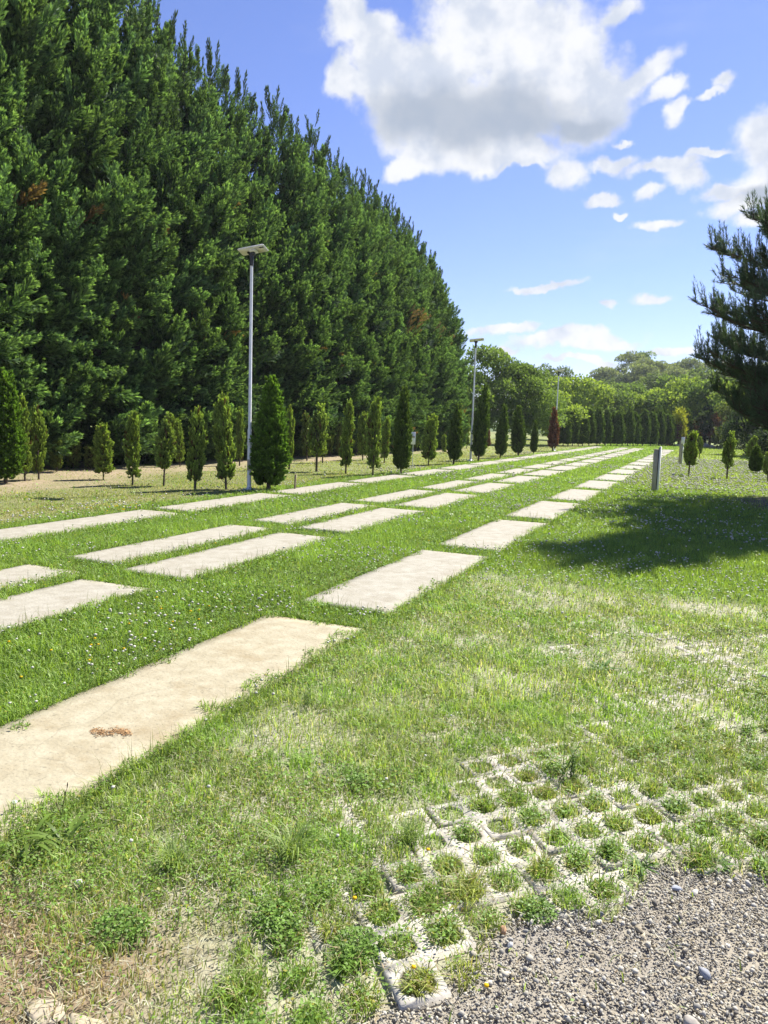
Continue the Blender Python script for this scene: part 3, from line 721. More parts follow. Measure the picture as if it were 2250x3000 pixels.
SHRUBS = [
 (-2.6,79.5,4.2,2.6,'yellow','slim yellow-green shrub right of the far hedge'),
 (-2.9,79.2,2.2,2.0,'red','brownish shrub below the slim yellow one at the hedge end'),
 (-.9,82,2.6,2.2,'red2','pinkish brown shrub behind the separate column thuja'),
 (1.1,78,3.3,2.5,'red','reddish shrub on the right behind the middle lawn thuja'),
 (.3,80,3.4,4.0,'dark','dark green bush between the two reddish shrubs'),
 (-.2,84,4.6,3.4,'blue','blue-green conifer bush between the reddish shrubs'),
 (2.3,76,4.3,3.6,'olive','bright leaved bush above the reddish shrub on the right'),
 (2.5,57,3.9,3.6,'blue','big blue-green juniper bush left part of the dark mass under the pine'),
 (4.0,55,4.6,4.6,'dark','dark evergreen bush under the pine at the right edge'),
 (3.5,50,2.7,3.2,'blue','low dark juniper spreading under the pine'),
 (5.2,46,3.6,4.4,'blue','dark juniper bush cut by the right edge'),
 (4.4,40,2.8,3.6,'dark','dark bush behind the pine trunk'),
]
for x0, y0, h, w, kk, lab in SHRUBS:
    t = thing('shrub', lab, 'shrub', (x0, y0, 0), random.uniform(0, 6.28), (w, w, h), 'shrubs at the right end of the lawn')
    obj('foliage', SH[kk], t); o = obj('stem', DT[1], t); o.scale = (.5 / w * h, .5 / w * h, .8)
def rock_mesh(seed, s, c, flat=.6, lev=2):
    import bmesh
    r = np.random.default_rng(seed); bm = bmesh.new(); bmesh.ops.create_icosphere(bm, subdivisions=lev, radius=1)
    V = np.array([v.co[:] for v in bm.verts]); F = np.array([[v.index for v in f.verts] for f in bm.faces]); bm.free()
    for q in range(15):                                      # chop planes for facets
        d = rand_dirs(1, r)[0]; h = r.uniform(.42, .8); k = V @ d; V = V - np.maximum(k - h, 0)[:, None] * d
    V = V * (np.array([1, r.uniform(.65, .9), flat]) * s) + r.normal(0, .012 * np.mean(s), V.shape)
    return mesh('rock', V, F, np.tile(c, (len(V), 1)), M['stone'])
for i, (x0, y0, s, lab) in enumerate([(-.1, 78.5, .55, 'pale boulder at the lawn end, left one of the three by the reddish shrubs'), (.5, 77.6, .42, 'small pale boulder, middle one of the three by the reddish shrubs'), (1.2, 76.4, .5, 'pale boulder at the lawn end, right one of the three by the reddish shrubs'), (-2.6, 78.2, .3, 'small white boulder at the right foot of the far hedge')]):
    tag(obj('boulder', rock_mesh(500 + i, s, [.42, .4, .37]), None, (x0, y0, s * .25)), lab, 'rock', 'pale boulders at the far lawn edge')

# ------------------------------------------------------------------ pine on the right
def pine():
    r = np.random.default_rng(8); A = Acc(); B = Acc()
    H = 13.6; tube(B, [(0, 0, -.1), (.05, 0, 3), (0, .08, 7), (.05, .05, 11), (0, 0, H)], [.24, .2, .14, .07, .02], 9)
    zr = [0, 1.0, 1.9, 2.9, 3.65, 4.35, 5.5, 6.8, 7.6, 8.3, 9.5, 11, 12.6, 13.6]; rr = [2.0, 2.0, 2.8, 4.0, 4.6, 4.3, 3.6, 2.7, 1.75, 1.05, .8, .7, .6, .3]
    bp, bd, bl = [], [], []
    z = 1.55; w = 0
    while z < H - .3:
        Lz = np.interp(z + .6, zr, rr); nb = 12 if z < 8 else 8
        for k in range(nb):
            a = k * 2 * math.pi / nb + w * .7 + r.normal(0, .12); L = Lz * r.uniform(.78, 1.04)
            s = np.linspace(0, 1, 8); rise = .08 * L + r.uniform(.05, .2)
            p = np.stack([L * s * math.cos(a), L * s * math.sin(a), z + rise * s ** 2.2 * 1.6 - .25 * np.sin(s * 3.1) * (z < 4)], -1)
            p += np.cumsum(r.normal(0, .035, p.shape), 0) * s[:, None]
            tube(B, p, np.linspace(.05 if z < 8 else .03, .010, 8), 5)
            for q in range(int(5 + L * 6.5)):
                f = r.uniform(.15, .98); base = np.array([np.interp(f, s, p[:, c]) for c in range(3)])
                sa = a + r.choice([-1, 1]) * r.uniform(.3, 1.0); sl = (.35 + .8 * (1 - f)) * r.uniform(.6, 1.1)
                tip = base + sl * np.array([math.cos(sa), math.sin(sa), r.uniform(.15, .45)])
                midp = (base + tip) / 2 - [0, 0, .05 * sl]
                tube(B, [base, midp, tip], [.014, .010, .007], 4, caps=False)
                for e in range(r.integers(2, 5)):            # candle shoots
                    bp.append(tip - (tip - base) * r.uniform(0, .25)); d = np.array([math.cos(sa) * .22, math.sin(sa) * .22, 1]) + r.normal(0, .16, 3)
                    bd.append(d); bl.append(r.uniform(.25, .55))
                for e in range(3):                           # older needles along the twig
                    g = r.uniform(.1, .9); bp.append(base + (tip - base) * g); bd.append((tip - base) / sl + r.normal(0, .3, 3) + [0, 0, .3]); bl.append(r.uniform(.16, .28))
            for e in range(int(L * 5)):
                g = r.uniform(.3, 1); bp.append(np.array([np.interp(g, s, p[:, c]) for c in range(3)])); bd.append(np.array([math.cos(a) * .5, math.sin(a) * .5, .7]) + r.normal(0, .4, 3)); bl.append(r.uniform(.18, .34))
            for e in range(4):
                bp.append(p[-1] - (p[-1] - p[-2]) * r.uniform(0, .8)); bd.append(np.array([math.cos(a) * .2, math.sin(a) * .2, 1]) + r.normal(0, .13, 3)); bl.append(r.uniform(.42, .75))
        z += .56; w += 1
    bp, bd, bl = np.array(bp), norm(np.array(bd)), np.array(bl); n = len(bp); m = 52
    R = frames(bd, r.uniform(0, 6.28, n))
    t = r.random((n, m)); a = r.uniform(0, 6.28, (n, m)); el = np.radians(27 + 25 * (1 - t) + r.normal(0, 7, (n, m)))
    nd = np.stack([np.cos(a) * np.sin(el), np.sin(a) * np.sin(el), np.cos(el)], -1)
    base = np.stack([np.zeros_like(t), np.zeros_like(t), t], -1) * bl[:, None, None]
    nl = r.uniform(.07, .115, (n, m))
    side = norm(np.cross(nd, rand_dirs(n * m, r).reshape(n, m, 3))) * .006
    tri = np.stack([base - side, base + side, base + nd * nl[..., None]], 2)
    tri = np.einsum('nij,nmkj->nmki', R, tri) + bp[:, None, None]
    c = np.array([.08, .13, .075]) * r.uniform(.6, 1.3, (n, m, 1, 1)) + np.array([.012, .012, 0]) * r.random((n, 1, 1, 1))
    A.add(tri.reshape(-1, 3), np.arange(n * m * 3).reshape(-1, 3), np.broadcast_to(c, tri.shape).reshape(-1, 3))
    for q in range(0, n):                                    # woody axis of each shoot
        if q % 2 == 0: tube(B, [bp[q], bp[q] + bd[q] * bl[q]], [.008, .004], 4, caps=False)
    t = thing('pine_tree', 'big dark pine at the right edge with upright needle candles on its branches', 'tree', (3.55, 19.5, 0))
    obj('crown', A.mesh('pine_needles', M['needle']), t); obj('trunk', B.mesh('pine_wood', M['bark'], True), t)
pine()

# ------------------------------------------------------------------ street lamps
def lamp(loc, rz, label, tilt=0):
    H = 5.0
    t = thing('street_lamp', label, 'street lamp', loc, rz, 1, 'solar street lamps along the lawn')
    A = Acc(); tube(A, [(0, 0, .0), (0, 0, 1.3), (0, 0, 1.32), (0, 0, H - .18)], [.048, .045, .036, .031], 14, caps=True)
    obj('pole', A.mesh('lamp_pole', M['steel'], True), t)
    A = Acc(); box(A, (-.028, -.0485, .42), (.028, -.040, .66), None, bev=.003); obj('access_door', A.mesh('lamp_door', M['cabgrey']), t)
    A = Acc(); tube(A, [(0, 0, -.02), (0, 0, .012), (0, 0, .02), (0, 0, .055)], [.15, .15, .075, .052], 14)
    for k in range(4):
        a = k * math.pi / 2 + .78; tube(A, [(.11 * math.cos(a), .11 * math.sin(a), .0), (.11 * math.cos(a), .11 * math.sin(a), .045)], [.013, .013], 6)
    obj('base_flange', A.mesh('lamp_flange', M['steel']), t)
    A = Acc(); tube(A, [(0, 0, .96), (0, 0, 1.02)], [.056, .056], 12)
    box(A, (.03, -.02, .955), (.075, .02, 1.025), bev=.004); obj('junction_box', A.mesh('junction_box', M['lampgrey']), t)
    A = Acc(); tube(A, [(0, 0, H - .30), (0, 0, H - .06)], [.043, .043], 12); box(A, (-.06, -.035, H - .09), (.07, .035, H - .015), bev=.008)
    tube(A, [(-.06, -.05, H - .04), (-.06, .05, H - .04)], [.022, .022], 8); obj('bracket', A.mesh('lamp_bracket', M['black']), t)
    ty = math.radians(-8); tx = math.radians(-15)             # head plate leans out over the lawn
    R = np.array(Matrix.Rotation(ty, 3, 'Y') @ Matrix.Rotation(tx, 3, 'X')); o = (.02, 0, H + .02)
    A = Acc(); box(A, (-.29, -.14, -.018), (.31, .14, .020), None, R, o, .016); box(A, (-.06, -.07, -.05), (.10, .07, -.018), None, R, o, .01)
    h = obj('head', A.mesh('lamp_head', M['lampgrey']), t)
    A = Acc(); box(A, (-.27, -.12, .021), (.29, .12, .027), None, R, o); obj('solar_panel', A.mesh('solar_panel', M['solar']), h)
    A = Acc(); box(A, (.085, -.105, -.024), (.29, .105, -.0185), None, R, o); obj('lens', A.mesh('lamp_lens', M['lens']), h)
    A = Acc(); box(A, (.19, -.10, -.0275), (.29, -.06, -.0245), None, R, o); obj('sensor', A.mesh('lamp_sensor', M['black']), h)
lamp((-9.05, 13.95, 0), .12, 'nearest and tallest-looking solar street lamp, beside the large pointed thuja')
lamp((-9.19, 31.15, 0), .25, 'second solar street lamp in front of the end of the cypress hedge')
lamp((-8.95, 49.0, 0), .3, 'farthest solar street lamp beside the dead brown thuja')

# ------------------------------------------------------------------ cabinets, sign, stake
def cabinet(loc, rz, label, capped):
    t = thing('utility_post', label, 'utility post', loc, rz, 1, 'grey utility posts on the right lawn')
    A = Acc(); box(A, (-.045, -.05, -.02), (.065, .05, 1.06), None, bev=.007); obj('body', A.mesh('post_body', M['cabgrey']), t)
    A = Acc(); box(A, (-.053, -.06, 1.061), (.064, .06, 1.085), None, bev=.005); obj('lid', A.mesh('post_lid', M['cabgrey']), t)
    A = Acc(); box(A, (.0655, -.02, -.02), (.085, .05, 1.12), None, bev=.004); obj('slot_shade', A.mesh('post_slot_shade', M['black']), t)  # black bar stands in for the shaded recess beside the body
    A = Acc(); box(A, (.0855, -.035, -.02), (.12, .10, 1.15), None, bev=.006); obj('side_strip', A.mesh('post_strip', M['cabwhite']), t)
    A = Acc(); box(A, (-.056, -.03, .80), (-.0455, .03, .98), None, bev=.004); obj('hinge', A.mesh('post_hinge', M['black']), t)
    if capped:
        A = Acc(); box(A, (.02, -.085, .96), (.17, -.051, 1.26), None, bev=.008); box(A, (.04, -.09, 1.0), (.15, -.0855, 1.2), None, bev=.002)
        obj('meter_box', A.mesh('meter_box', M['white']), t)
cabinet((-1.19, 20.7, 0), -.12, 'tall narrow grey utility post with pale side strip at the edge of the pine shadow', False)
cabinet((-1.12, 37.8, 0), -.12, 'farther grey utility post with a white box at its top', True)

t = thing('small_sign', 'small white plate sign on a thin stake behind the dark cone thuja', 'sign', (-9.22, 24.3, 0), .35)
A = Acc(); box(A, (-.075, -.008, .80), (.075, .008, 1.22), None, bev=.004); obj('plate', A.mesh('sign_plate', M['white']), t)
A = Acc(); box(A, (-.05, -.0105, 1.02), (.05, -.0085, 1.09)); obj('marking', A.mesh('sign_marking', M['cabgrey']), t)
A = Acc(); tube(A, [(0, .02, -.05), (0, .02, 1.1)], [.012, .012], 6); obj('stake', A.mesh('sign_stake', M['steel']), t)
A = Acc(); box(A, (-.018, -.014, -.1), (.018, .014, .34), None, bev=.003); A.V[-1][:, 0] += .05 * A.V[-1][:, 2]
tag(obj('wooden_stake', A.mesh('wooden_stake', M['wood']), None, (-8.30, 14.62, 0)), 'short wooden stake in the grass right of the large pointed thuja', 'stake')
# ------------------------------------------------------------------ grass, clover, pebbles (nobody could count them: stuff)
FWD = np.array([-.3846, .9152]); 
def in_view(x, y, pad=1.0):
    ca = (x * FWD[0] + y * FWD[1]); lat = x * FWD[1] - y * FWD[0]
    return (ca > .9) & (np.abs(lat) < .53 * ca + pad)
def sample(r0, r1, dens, rng, pad=None):
    """points on the lawn, denser where seen from close by"""
    ha = .95 if r1 <= 7.1 else .72; pad = pad or (1.9 if r1 <= 12 else 1.4)
    n = int(dens * (r1 * r1 - r0 * r0) * ha) + 10
    r = np.sqrt(rng.uniform(r0 * r0, r1 * r1, n)); a = rng.uniform(-ha, ha, n) + math.atan2(FWD[0], FWD[1])
    x, y = r * np.sin(a), r * np.cos(a)
    k = in_view(x, y, pad); return x[k], y[k]
def blades(x, y, h, w, col, lean, rng, seg=True, zb=-.008):
    n = len(x); az = rng.uniform(0, 6.283, n); wa = az + rng.normal(1.57, .5, n)
    wv = np.stack([np.cos(wa), np.sin(wa), np.zeros(n)], -1) * (w / 2)[:, None]
    lv = np.stack([np.cos(az), np.sin(az), np.zeros(n)], -1)
    b = np.stack([x, y, np.full(n, zb) if np.isscalar(zb) else zb], -1)
    if seg:
        mid = b + lv * (h * lean * .35)[:, None] + np.array([0, 0, 1]) * (h * .62)[:, None]
        tip = b + lv * (h * lean)[:, None] + np.array([0, 0, 1]) * (h * (1 - .25 * lean))[:, None]
        V = np.stack([b - wv, b + wv, mid + wv * .8, mid - wv * .8, tip], 1).reshape(-1, 3)
        i = np.arange(n)[:, None] * 5
        return V, [i + np.array([[0, 1, 2, 3]]), i + np.array([[3, 2, 4]])], np.repeat(col, 5, 0)
    tip = b + lv * (h * lean)[:, None] + np.array([0, 0, 1]) * h[:, None]
    V = np.stack([b - wv, b + wv, tip], 1).reshape(-1, 3)
    return V, [np.arange(n * 3).reshape(-1, 3)], np.repeat(col, 3, 0)
def grass_props(x, y, rng):
    z = zones(x, y); n = len(x); n1 = fbm(x, y, .8, 21); n2 = fbm(x, y, .22, 25); n4 = fbm(x, y, .11, 27); u = rng.random(n)
    col = np.tile([.215, .31, .062], (n, 1)) * (1 + .7 * (n1 - .5))[:, None]
    h = np.full(n, .055) * (.7 + .9 * n1); p = np.ones(n)
    # mown dry lawn on the left
    col = mixc(col, [.26, .285, .08], z['left'] * np.clip(.35 + 1.4 * (n1 - .4), 0, 1)); col = mixc(col, [.34, .31, .15], z['left'] * (u < .40))
    h = h * (1 - .55 * z['left']); p *= 1 - .78 * z['soil'];  p *= 1 - .45 * z['left'] * (fbm(x, y, 1.6, 33) > .52)
    # lawn on the right
    col = mixc(col, [.22, .30, .06], z['right'] * .7); col = mixc(col, [.32, .38, .11], z['right'] * sstep(19, 24, y) * .6)
    # thin bleached grass over the pavers
    f = z['fore']; col = mixc(col, [.33, .41, .135], f * np.clip(.30 + 1.1 * (n1 - .45), 0, 1)); 
    col = mixc(col, [.50, .47, .30], f * (u < .17)); col = mixc(col, [.20, .32, .06], f * (n2 > .62) * .7)
    wall = paver_wall(x, y)
    cover = np.clip(.97 - 1.0 * sstep(.58, .74, fbm(x, y, .36, 41)), .12, .97)
    crisp = sstep(.12, -.12, y - (3.35 + .35 * (x + .5)) - .9 * (fbm(x, y, .5, 44) - .5)) * sstep(-1.02, -.88, x + .10 * np.sin(9 * y)) * sstep(1.75, 1.95, y)
    cover = cover * (1 - crisp) + crisp * (.03 + .55 * sstep(.55, .72, fbm(x, y, .26, 45)))
    p *= 1 - f * (1 - np.where(wall, cover, 1.0))
    thin = np.clip(1.25 - .9 * sstep(.48, .64, fbm(x, y, .45, 47)), .30, 1); p *= 1 - f * (1 - thin)
    h = h * (1 - f * .12)
    tan = z['bare'] * (1 - f * 0); p *= 1 - .35 * z['bare']
    col = mixc(col, [.36, .28, .17], z['bare'] * (u < .55))
    p *= 1 - z['gravel'] * .985; p *= 1 - .93 * z['needle']
    col = col * (.72 + .56 * n4 * 1.0)[:, None] * (.8 + .4 * n2)[:, None]; h = h * (.65 + .7 * n4)
    return col * rng.uniform(.7, 1.5, (n, 1)), h * rng.uniform(.55, 1.35, n), p
def slab_cut(x, y, rng):
    """True where the turf stops at a slab; the rim is ragged"""
    return in_slab(x, y, -.006 - .13 * sstep(.48, .78, fbm(x, y, .16, 52)) - .03 * fbm(x, y, .05, 53))
grng = np.random.default_rng(31); G = Acc()
for r0, r1, dens, w, hs, seg in ((1.0, 2.6, 17000, .0034, .85, True), (2.6, 4.2, 11000, .0040, .95, True), (4.2, 7, 5600, .0055, 1, True), (7, 12, 2300, .0085, 1, False), (12, 22, 850, .014, 1.0, False), (22, 40, 240, .028, 1.0, False), (40, 80, 40, .06, 1.1, False)):
    x, y = sample(r0, r1, dens, grng); col, h, p = grass_props(x, y, grng)
    k = (grng.random(len(x)) < p) & ~slab_cut(x, y, grng); x, y, col, h = x[k], y[k], col[k], h[k]; n = len(x)
    V, Fs, C = blades(x, y, h * hs, w * grng.uniform(.6, 1.4, n), col, grng.uniform(.15, 1.0, n), grng, seg)
    base = G.n; G.V.append(V); G.C.append(C); G.n += len(V)
    for f in Fs: (G.F4 if f.shape[1] == 4 else G.F3).append(f + base)
# longer fringe along the slab edges and in the joints
for r0, r1, dens, w in ((1.4, 4.5, 2600, .0034), (4.5, 9, 1500, .005), (9, 20, 420, .009)):
    x, y = sample(r0, r1, dens * 3, grng); k = in_slab(x, y, .07) & ~in_slab(x, y, .0); x, y = x[k], y[k]
    col, h, p = grass_props(x, y, grng); n = len(x); tall = grng.random(n) < .10
    h = np.where(tall, grng.uniform(.10, .19, n), grng.uniform(.05, .09, n)); wv = w * grng.uniform(.6, 1.2, n) * np.where(tall, .7, 1)
    col = mixc(col, [.20, .19, .09], tall * .7)
    V, Fs, C = blades(x, y, h, wv, col, np.where(tall, grng.uniform(.05, .5, n), grng.uniform(.3, 1.2, n)), grng, True)
    base = G.n; G.V.append(V); G.C.append(C); G.n += len(V)
    for f in Fs: (G.F4 if f.shape[1] == 4 else G.F3).append(f + base)
# tufts growing out of the paver openings next to the gravel
for ci in range(-24, 14):
    for cj in range(4, 22):
        cx = ci * PA; cy = cj * PB + (.5 * PB if ci % 2 else 0); d = gravel_d(np.array([cx]), np.array([cy]))[0]
        if d < -.02 or d > 1.5 or cx < -1.25: continue
        if grng.random() < .17: continue
        lush_ = grng.random(); tw = grng.choice([.5, .85, 1.1, 1.6], p=[.2, .3, .3, .2]); n = int(tw * .9 * (310 if d > .03 else 60) * grng.uniform(.2, 1.2)); 
        x = cx + grng.normal(0, .019, n) * tw + grng.normal(0, .006); y = cy + grng.normal(0, .036, n) * tw + grng.normal(0, .012)
        k = (np.abs(x - cx) / PA + np.abs(y - cy) / (PB / 2)) < .58 * max(1, tw ** 1.4); x, y = x[k], y[k]; n = len(x)
        c0 = np.array([.20, .30, .05]) if lush_ < .45 else np.array([.31, .35, .085]) if lush_ < .8 else np.array([.14, .24, .045])
        col = c0 * grng.uniform(.7, 1.3, (n, 1)); dry = grng.random(n) < .16; col[dry] = [.36, .30, .15]
        V, Fs, C = blades(x, y, grng.uniform(.02, .068, n) * grng.uniform(.55, 1.25), .0042 * grng.uniform(.6, 1.5, n), col, grng.uniform(.3, 1.5, n), grng, True)
        base = G.n; G.V.append(V); G.C.append(C); G.n += len(V)
        for f in Fs: (G.F4 if f.shape[1] == 4 else G.F3).append(f + base)
        if lush_ > .72:                                      # small round leaves among the blades
            m = 130; x = cx + grng.normal(0, .028, m); y = cy + grng.normal(0, .05, m); zz_ = grng.uniform(.012, .06, m)
            V, F = diamonds(np.stack([x, y, zz_], -1), rand_dirs(m, grng) * [1, 1, .3], np.array([0, 0, 1]) + rand_dirs(m, grng) * .5, grng.uniform(.008, .016, m), grng.uniform(.006, .012, m))
            G.add(V, F, np.repeat(np.array([[.17, .28, .05]]) * grng.uniform(.6, 1.4, (m, 1)), 4, 0))
# straw and dead bits lying between the tufts
x = grng.uniform(-3.2, 3.4, 110000); y = 1.2 + 6.5 * grng.random(110000) ** 1.4; k = in_view(x, y, 1.4) & ~in_slab(x, y, 0.) ; x, y = x[k], y[k]; z = zones(x, y)
k = grng.random(len(x)) < np.maximum(z['fore'] * .8, z['bare']) * (1 - .93 * z['gravel']); x, y = x[k], y[k]; n = len(x)
D = rand_dirs(n, grng) * [1, 1, .22]; zz_ = grng.uniform(.002, .02, n) + .012 * paver_wall(x, y) * (grng.random(n) < .5)
V, F = diamonds(np.stack([x, y, zz_], -1), D, np.array([0, 0, 1]) + .3 * rand_dirs(n, grng), grng.uniform(.015, .055, n), grng.uniform(.0015, .0035, n) * (1 + .12 * y))
c = np.array([[.46, .43, .29], [.36, .28, .17], [.24, .17, .10], [.54, .53, .42]])[grng.choice(4, n, p=[.45, .12, .08, .35])] * grng.uniform(.75, 1.2, (n, 1))
G.add(V, F, np.repeat(c, 4, 0))
# clover leaves and other small round leaves low in the turf
for r0, r1, dens, s in ((1.0, 3, 5200, .012), (3, 6, 2600, .016), (6, 12, 950, .026), (12, 24, 220, .05)):
    x, y = sample(r0, r1, dens, grng); z = zones(x, y); col, h, p = grass_props(x, y, grng)
    cl = fbm(x, y, .7, 61)
    pk = p * np.where(z['right'] > .5, .25 + 1.4 * sstep(.5, .65, cl), .45 + .8 * sstep(.4, .6, cl)) * (1 - .85 * z['left'])
    k = (grng.random(len(x)) < pk) & ~slab_cut(x, y, grng); x, y = x[k], y[k]; n = len(x)
    P = np.stack([x, y, grng.uniform(.015, .06, n)], -1); D = rand_dirs(n, grng) * [1, 1, .25]; Nn = np.array([0, 0, 1]) + .45 * rand_dirs(n, grng)
    V, F = diamonds(P, D, Nn, s * grng.uniform(.7, 1.3, n), s * .85 * grng.uniform(.7, 1.2, n), .55)
    c = np.array([.17, .29, .048]) * grng.uniform(.6, 1.35, (n, 1)); c[grng.random(n) < .06] = [.33, .31, .06]
    G.add(V, F, np.repeat(c, 4, 0))
tag(obj('grass', G.mesh('grass', M['grass'])), 'short green lawn grass and clover leaves between the slabs and pavers', 'grass', None, 'stuff')

# white clover heads
import bmesh
bm = bmesh.new(); bmesh.ops.create_icosphere(bm, subdivisions=1, radius=1); IV = np.array([v.co[:] for v in bm.verts]); IF = np.array([[v.index for v in f.verts] for f in bm.faces]); bm.free()
FL = Acc(); FY = Acc()
for r0, r1, dens, s in ((1.6, 5, 70, .0085), (5, 10, 60, .0105), (10, 20, 34, .0150), (20, 45, 15, .026)):
    x, y = sample(r0, r1, dens * 2.2, grng); z = zones(x, y); cl = fbm(x, y, 1.5, 71); n0 = len(x)
    strip = (x < -2.2) & (x > -9.6)
    pk = np.where(strip, .05 + 1.15 * sstep(.47, .66, cl), 0) 
    pk = np.where((x >= -2.2) & (y > 7.6), .10 + .95 * sstep(.42, .6, cl) + 1.6 * sstep(19.5, 23, y), pk)
    pk = np.where((x >= -2.2) & (y <= 7.6), .12 * sstep(5, 7.5, y) + .02, pk)
    pk = np.where((x <= -9.6) & (x > -12.5), .10, pk) * (1 - z['needle']) * (1 - z['soil']); pk *= np.where(y > 45, 0, 1)
    k = (grng.random(n0) * 2.2 < pk) & ~in_slab(x, y, -.01); x, y = x[k], y[k]; n = len(x)
    sc = s * grng.uniform(.7, 1.25, n); P = np.stack([x, y, grng.uniform(.045, .085, n)], -1)
    V = P[:, None] + IV[None] * sc[:, None, None] * np.array([1, 1, .8]) * (1 + grng.normal(0, .12, (n, len(IV), 1)))
    F = (IF[None] + np.arange(n)[:, None, None] * len(IV)).reshape(-1, 3)
    c = np.where((IV[:, 2] < -.3)[None, :, None], np.array([.45, .42, .25]), np.array([.72, .71, .62])) * grng.uniform(.8, 1.05, (n, 1, 1))
    FL.add(V.reshape(-1, 3), F, c.reshape(-1, 3))
tag(obj('clover_flowers', FL.mesh('clover_flowers', M['flower'])), 'small white clover flower heads scattered over the lawn', 'flowers', None, 'stuff')
yx = np.concatenate([grng.normal(-3.75, .3, 22), grng.normal(-1.2, .35, 4), grng.normal(-8.5, .25, 26), grng.uniform(-8, -3, 14)])
yy = np.concatenate([grng.normal(3.9, .7, 22), grng.normal(1.95, .3, 4), grng.normal(9.6, .35, 26), grng.uniform(5, 14, 14)])
k = ~in_slab(yx, yy, 0); yx, yy = yx[k], yy[k]; n = len(yx)
V = np.stack([yx, yy, grng.uniform(.04, .07, n)], -1)[:, None] + IV[None] * np.array([1, 1, .5]) * (.0075 + .0006 * np.hypot(yx, yy))[:, None, None]
FY.add(V.reshape(-1, 3), (IF[None] + np.arange(n)[:, None, None] * len(IV)).reshape(-1, 3), [.75, .52, .02])
tag(obj('yellow_flowers', FY.mesh('yellow_flowers', M['flower'])), 'tiny yellow trefoil flowers low in the grass', 'flowers', None, 'stuff')

# pebbles of the gravel path
bm = bmesh.new(); bmesh.ops.create_icosphere(bm, subdivisions=1, radius=1); bm.free()
PV = Acc()
x = grng.uniform(-2.4, 3.2, 400000); y = .5 + 3.4 * grng.random(400000)
gd = gravel_d(x, y); k = in_view(x, y, 1.3) & (gd < .16) & (grng.random(len(x)) < np.where(x < -.95, .14, np.where(gd < -.02, 1.1, .45 - 2.6 * np.maximum(gd, 0))) * np.clip(.15 + 1.5 * fbm(x, y, .25, 83) , .25, 1)); x, y = x[k], y[k]; n = len(x)
s = np.clip(.0026 * np.exp(grng.normal(0, .5, n)), .0012, .013)
q = norm(grng.normal(size=(n, 3))); R = frames(q, grng.uniform(0, 6.28, n))
S = np.stack([s * grng.uniform(.8, 1.5, n), s, s * grng.uniform(.5, .9, n)], -1)
OV = np.array([[1, 0, 0], [-1, 0, 0], [0, 1, 0], [0, -1, 0], [0, 0, 1], [0, 0, -1.]]); OV = np.concatenate([OV, norm(np.array([[1, 1, 1], [-1, 1, 1], [1, -1, 1], [-1, -1, 1], [1, 1, -1], [-1, 1, -1], [1, -1, -1], [-1, -1, -1.]])) * .92])
OF = []
for a_, sx in ((0, 1), (1, -1)):
    for b_, sy in ((2, 1), (3, -1)):
        for c_, sz in ((4, 1), (5, -1)):
            m_ = 6 + (0 if sx > 0 else 1) + (0 if sy > 0 else 2) + (0 if sz > 0 else 4)
            for t3 in ((a_, b_, m_), (b_, c_, m_), (c_, a_, m_)): OF.append(t3 if sx * sy * sz > 0 else t3[::-1])
OF = np.array(OF)
V = np.einsum('nij,nvj->nvi', R, OV[None] * S[:, None] * (1 + grng.normal(0, .13, (n, len(OV), 1)))) + np.stack([x, y, .0035 + s * .35], -1)[:, None]
pal = np.array([[.41, .385, .315], [.30, .29, .255], [.43, .395, .31], [.50, .47, .39], [.38, .33, .23], [.17, .155, .13]]); c = pal[grng.choice(6, n, p=[.3, .2, .18, .1, .14, .08])] * grng.uniform(.7, 1.25, (n, 1))
PV.add(V.reshape(-1, 3), (OF[None] + np.arange(n)[:, None, None] * len(OV)).reshape(-1, 3), np.repeat(c, len(OV), 0))
tag(obj('gravel', PV.mesh('gravel', M['stone'])), 'loose grey and beige gravel in front of the pavers', 'gravel', None, 'stuff')

# ------------------------------------------------------------------ single stones
STONES = [(-1.37,1.37,.085,.016,(.36,.31,.22),'big pale yellowish stone at the bottom left of the photo, right one of the pair'), (-1.51,1.36,.08,.012,(.36,.31,.23),'flat pale yellowish stone at the bottom left of the photo, left one of the pair'),
 (.08,2.07,.034,.022,(.36,.33,.28),'greyish stone with a dark shadow in the middle of the gravel'), (.11,2.29,.03,.018,(.26,.27,.29),'bluish grey stone on the gravel right of the last paver'),
 (-.16,1.86,.026,.014,(.50,.43,.34),'long pale stone lying on the lower gravel'), (-.475,2.22,.020,.014,(.44,.27,.15),'orange stone against the paver corner'), (-.44,2.16,.016,.012,(.45,.46,.46),'small white stone below the orange one'),
 (-.31,1.84,.024,.014,(.32,.33,.33),'flat grey stone at the bottom of the gravel'), (.02,2.70,.021,.012,(.30,.32,.36),'long bluish stone beside the paver zigzag'), (-.20,2.44,.017,.012,(.22,.23,.25),'dark stone lying on top of the last paver'),
 (-1.83,1.82,.028,.02,(.46,.44,.42),'white stone in the weeds at the left edge')]
for i, (x0, y0, s, hh, c, lab) in enumerate(STONES):
    o = obj('stone', rock_mesh(600 + i, s, list(c), hh / s), None, (x0, y0, .004 + hh * .3)); o.rotation_euler = (0, 0, random.uniform(0, 6.28)); tag(o, lab, 'stone')

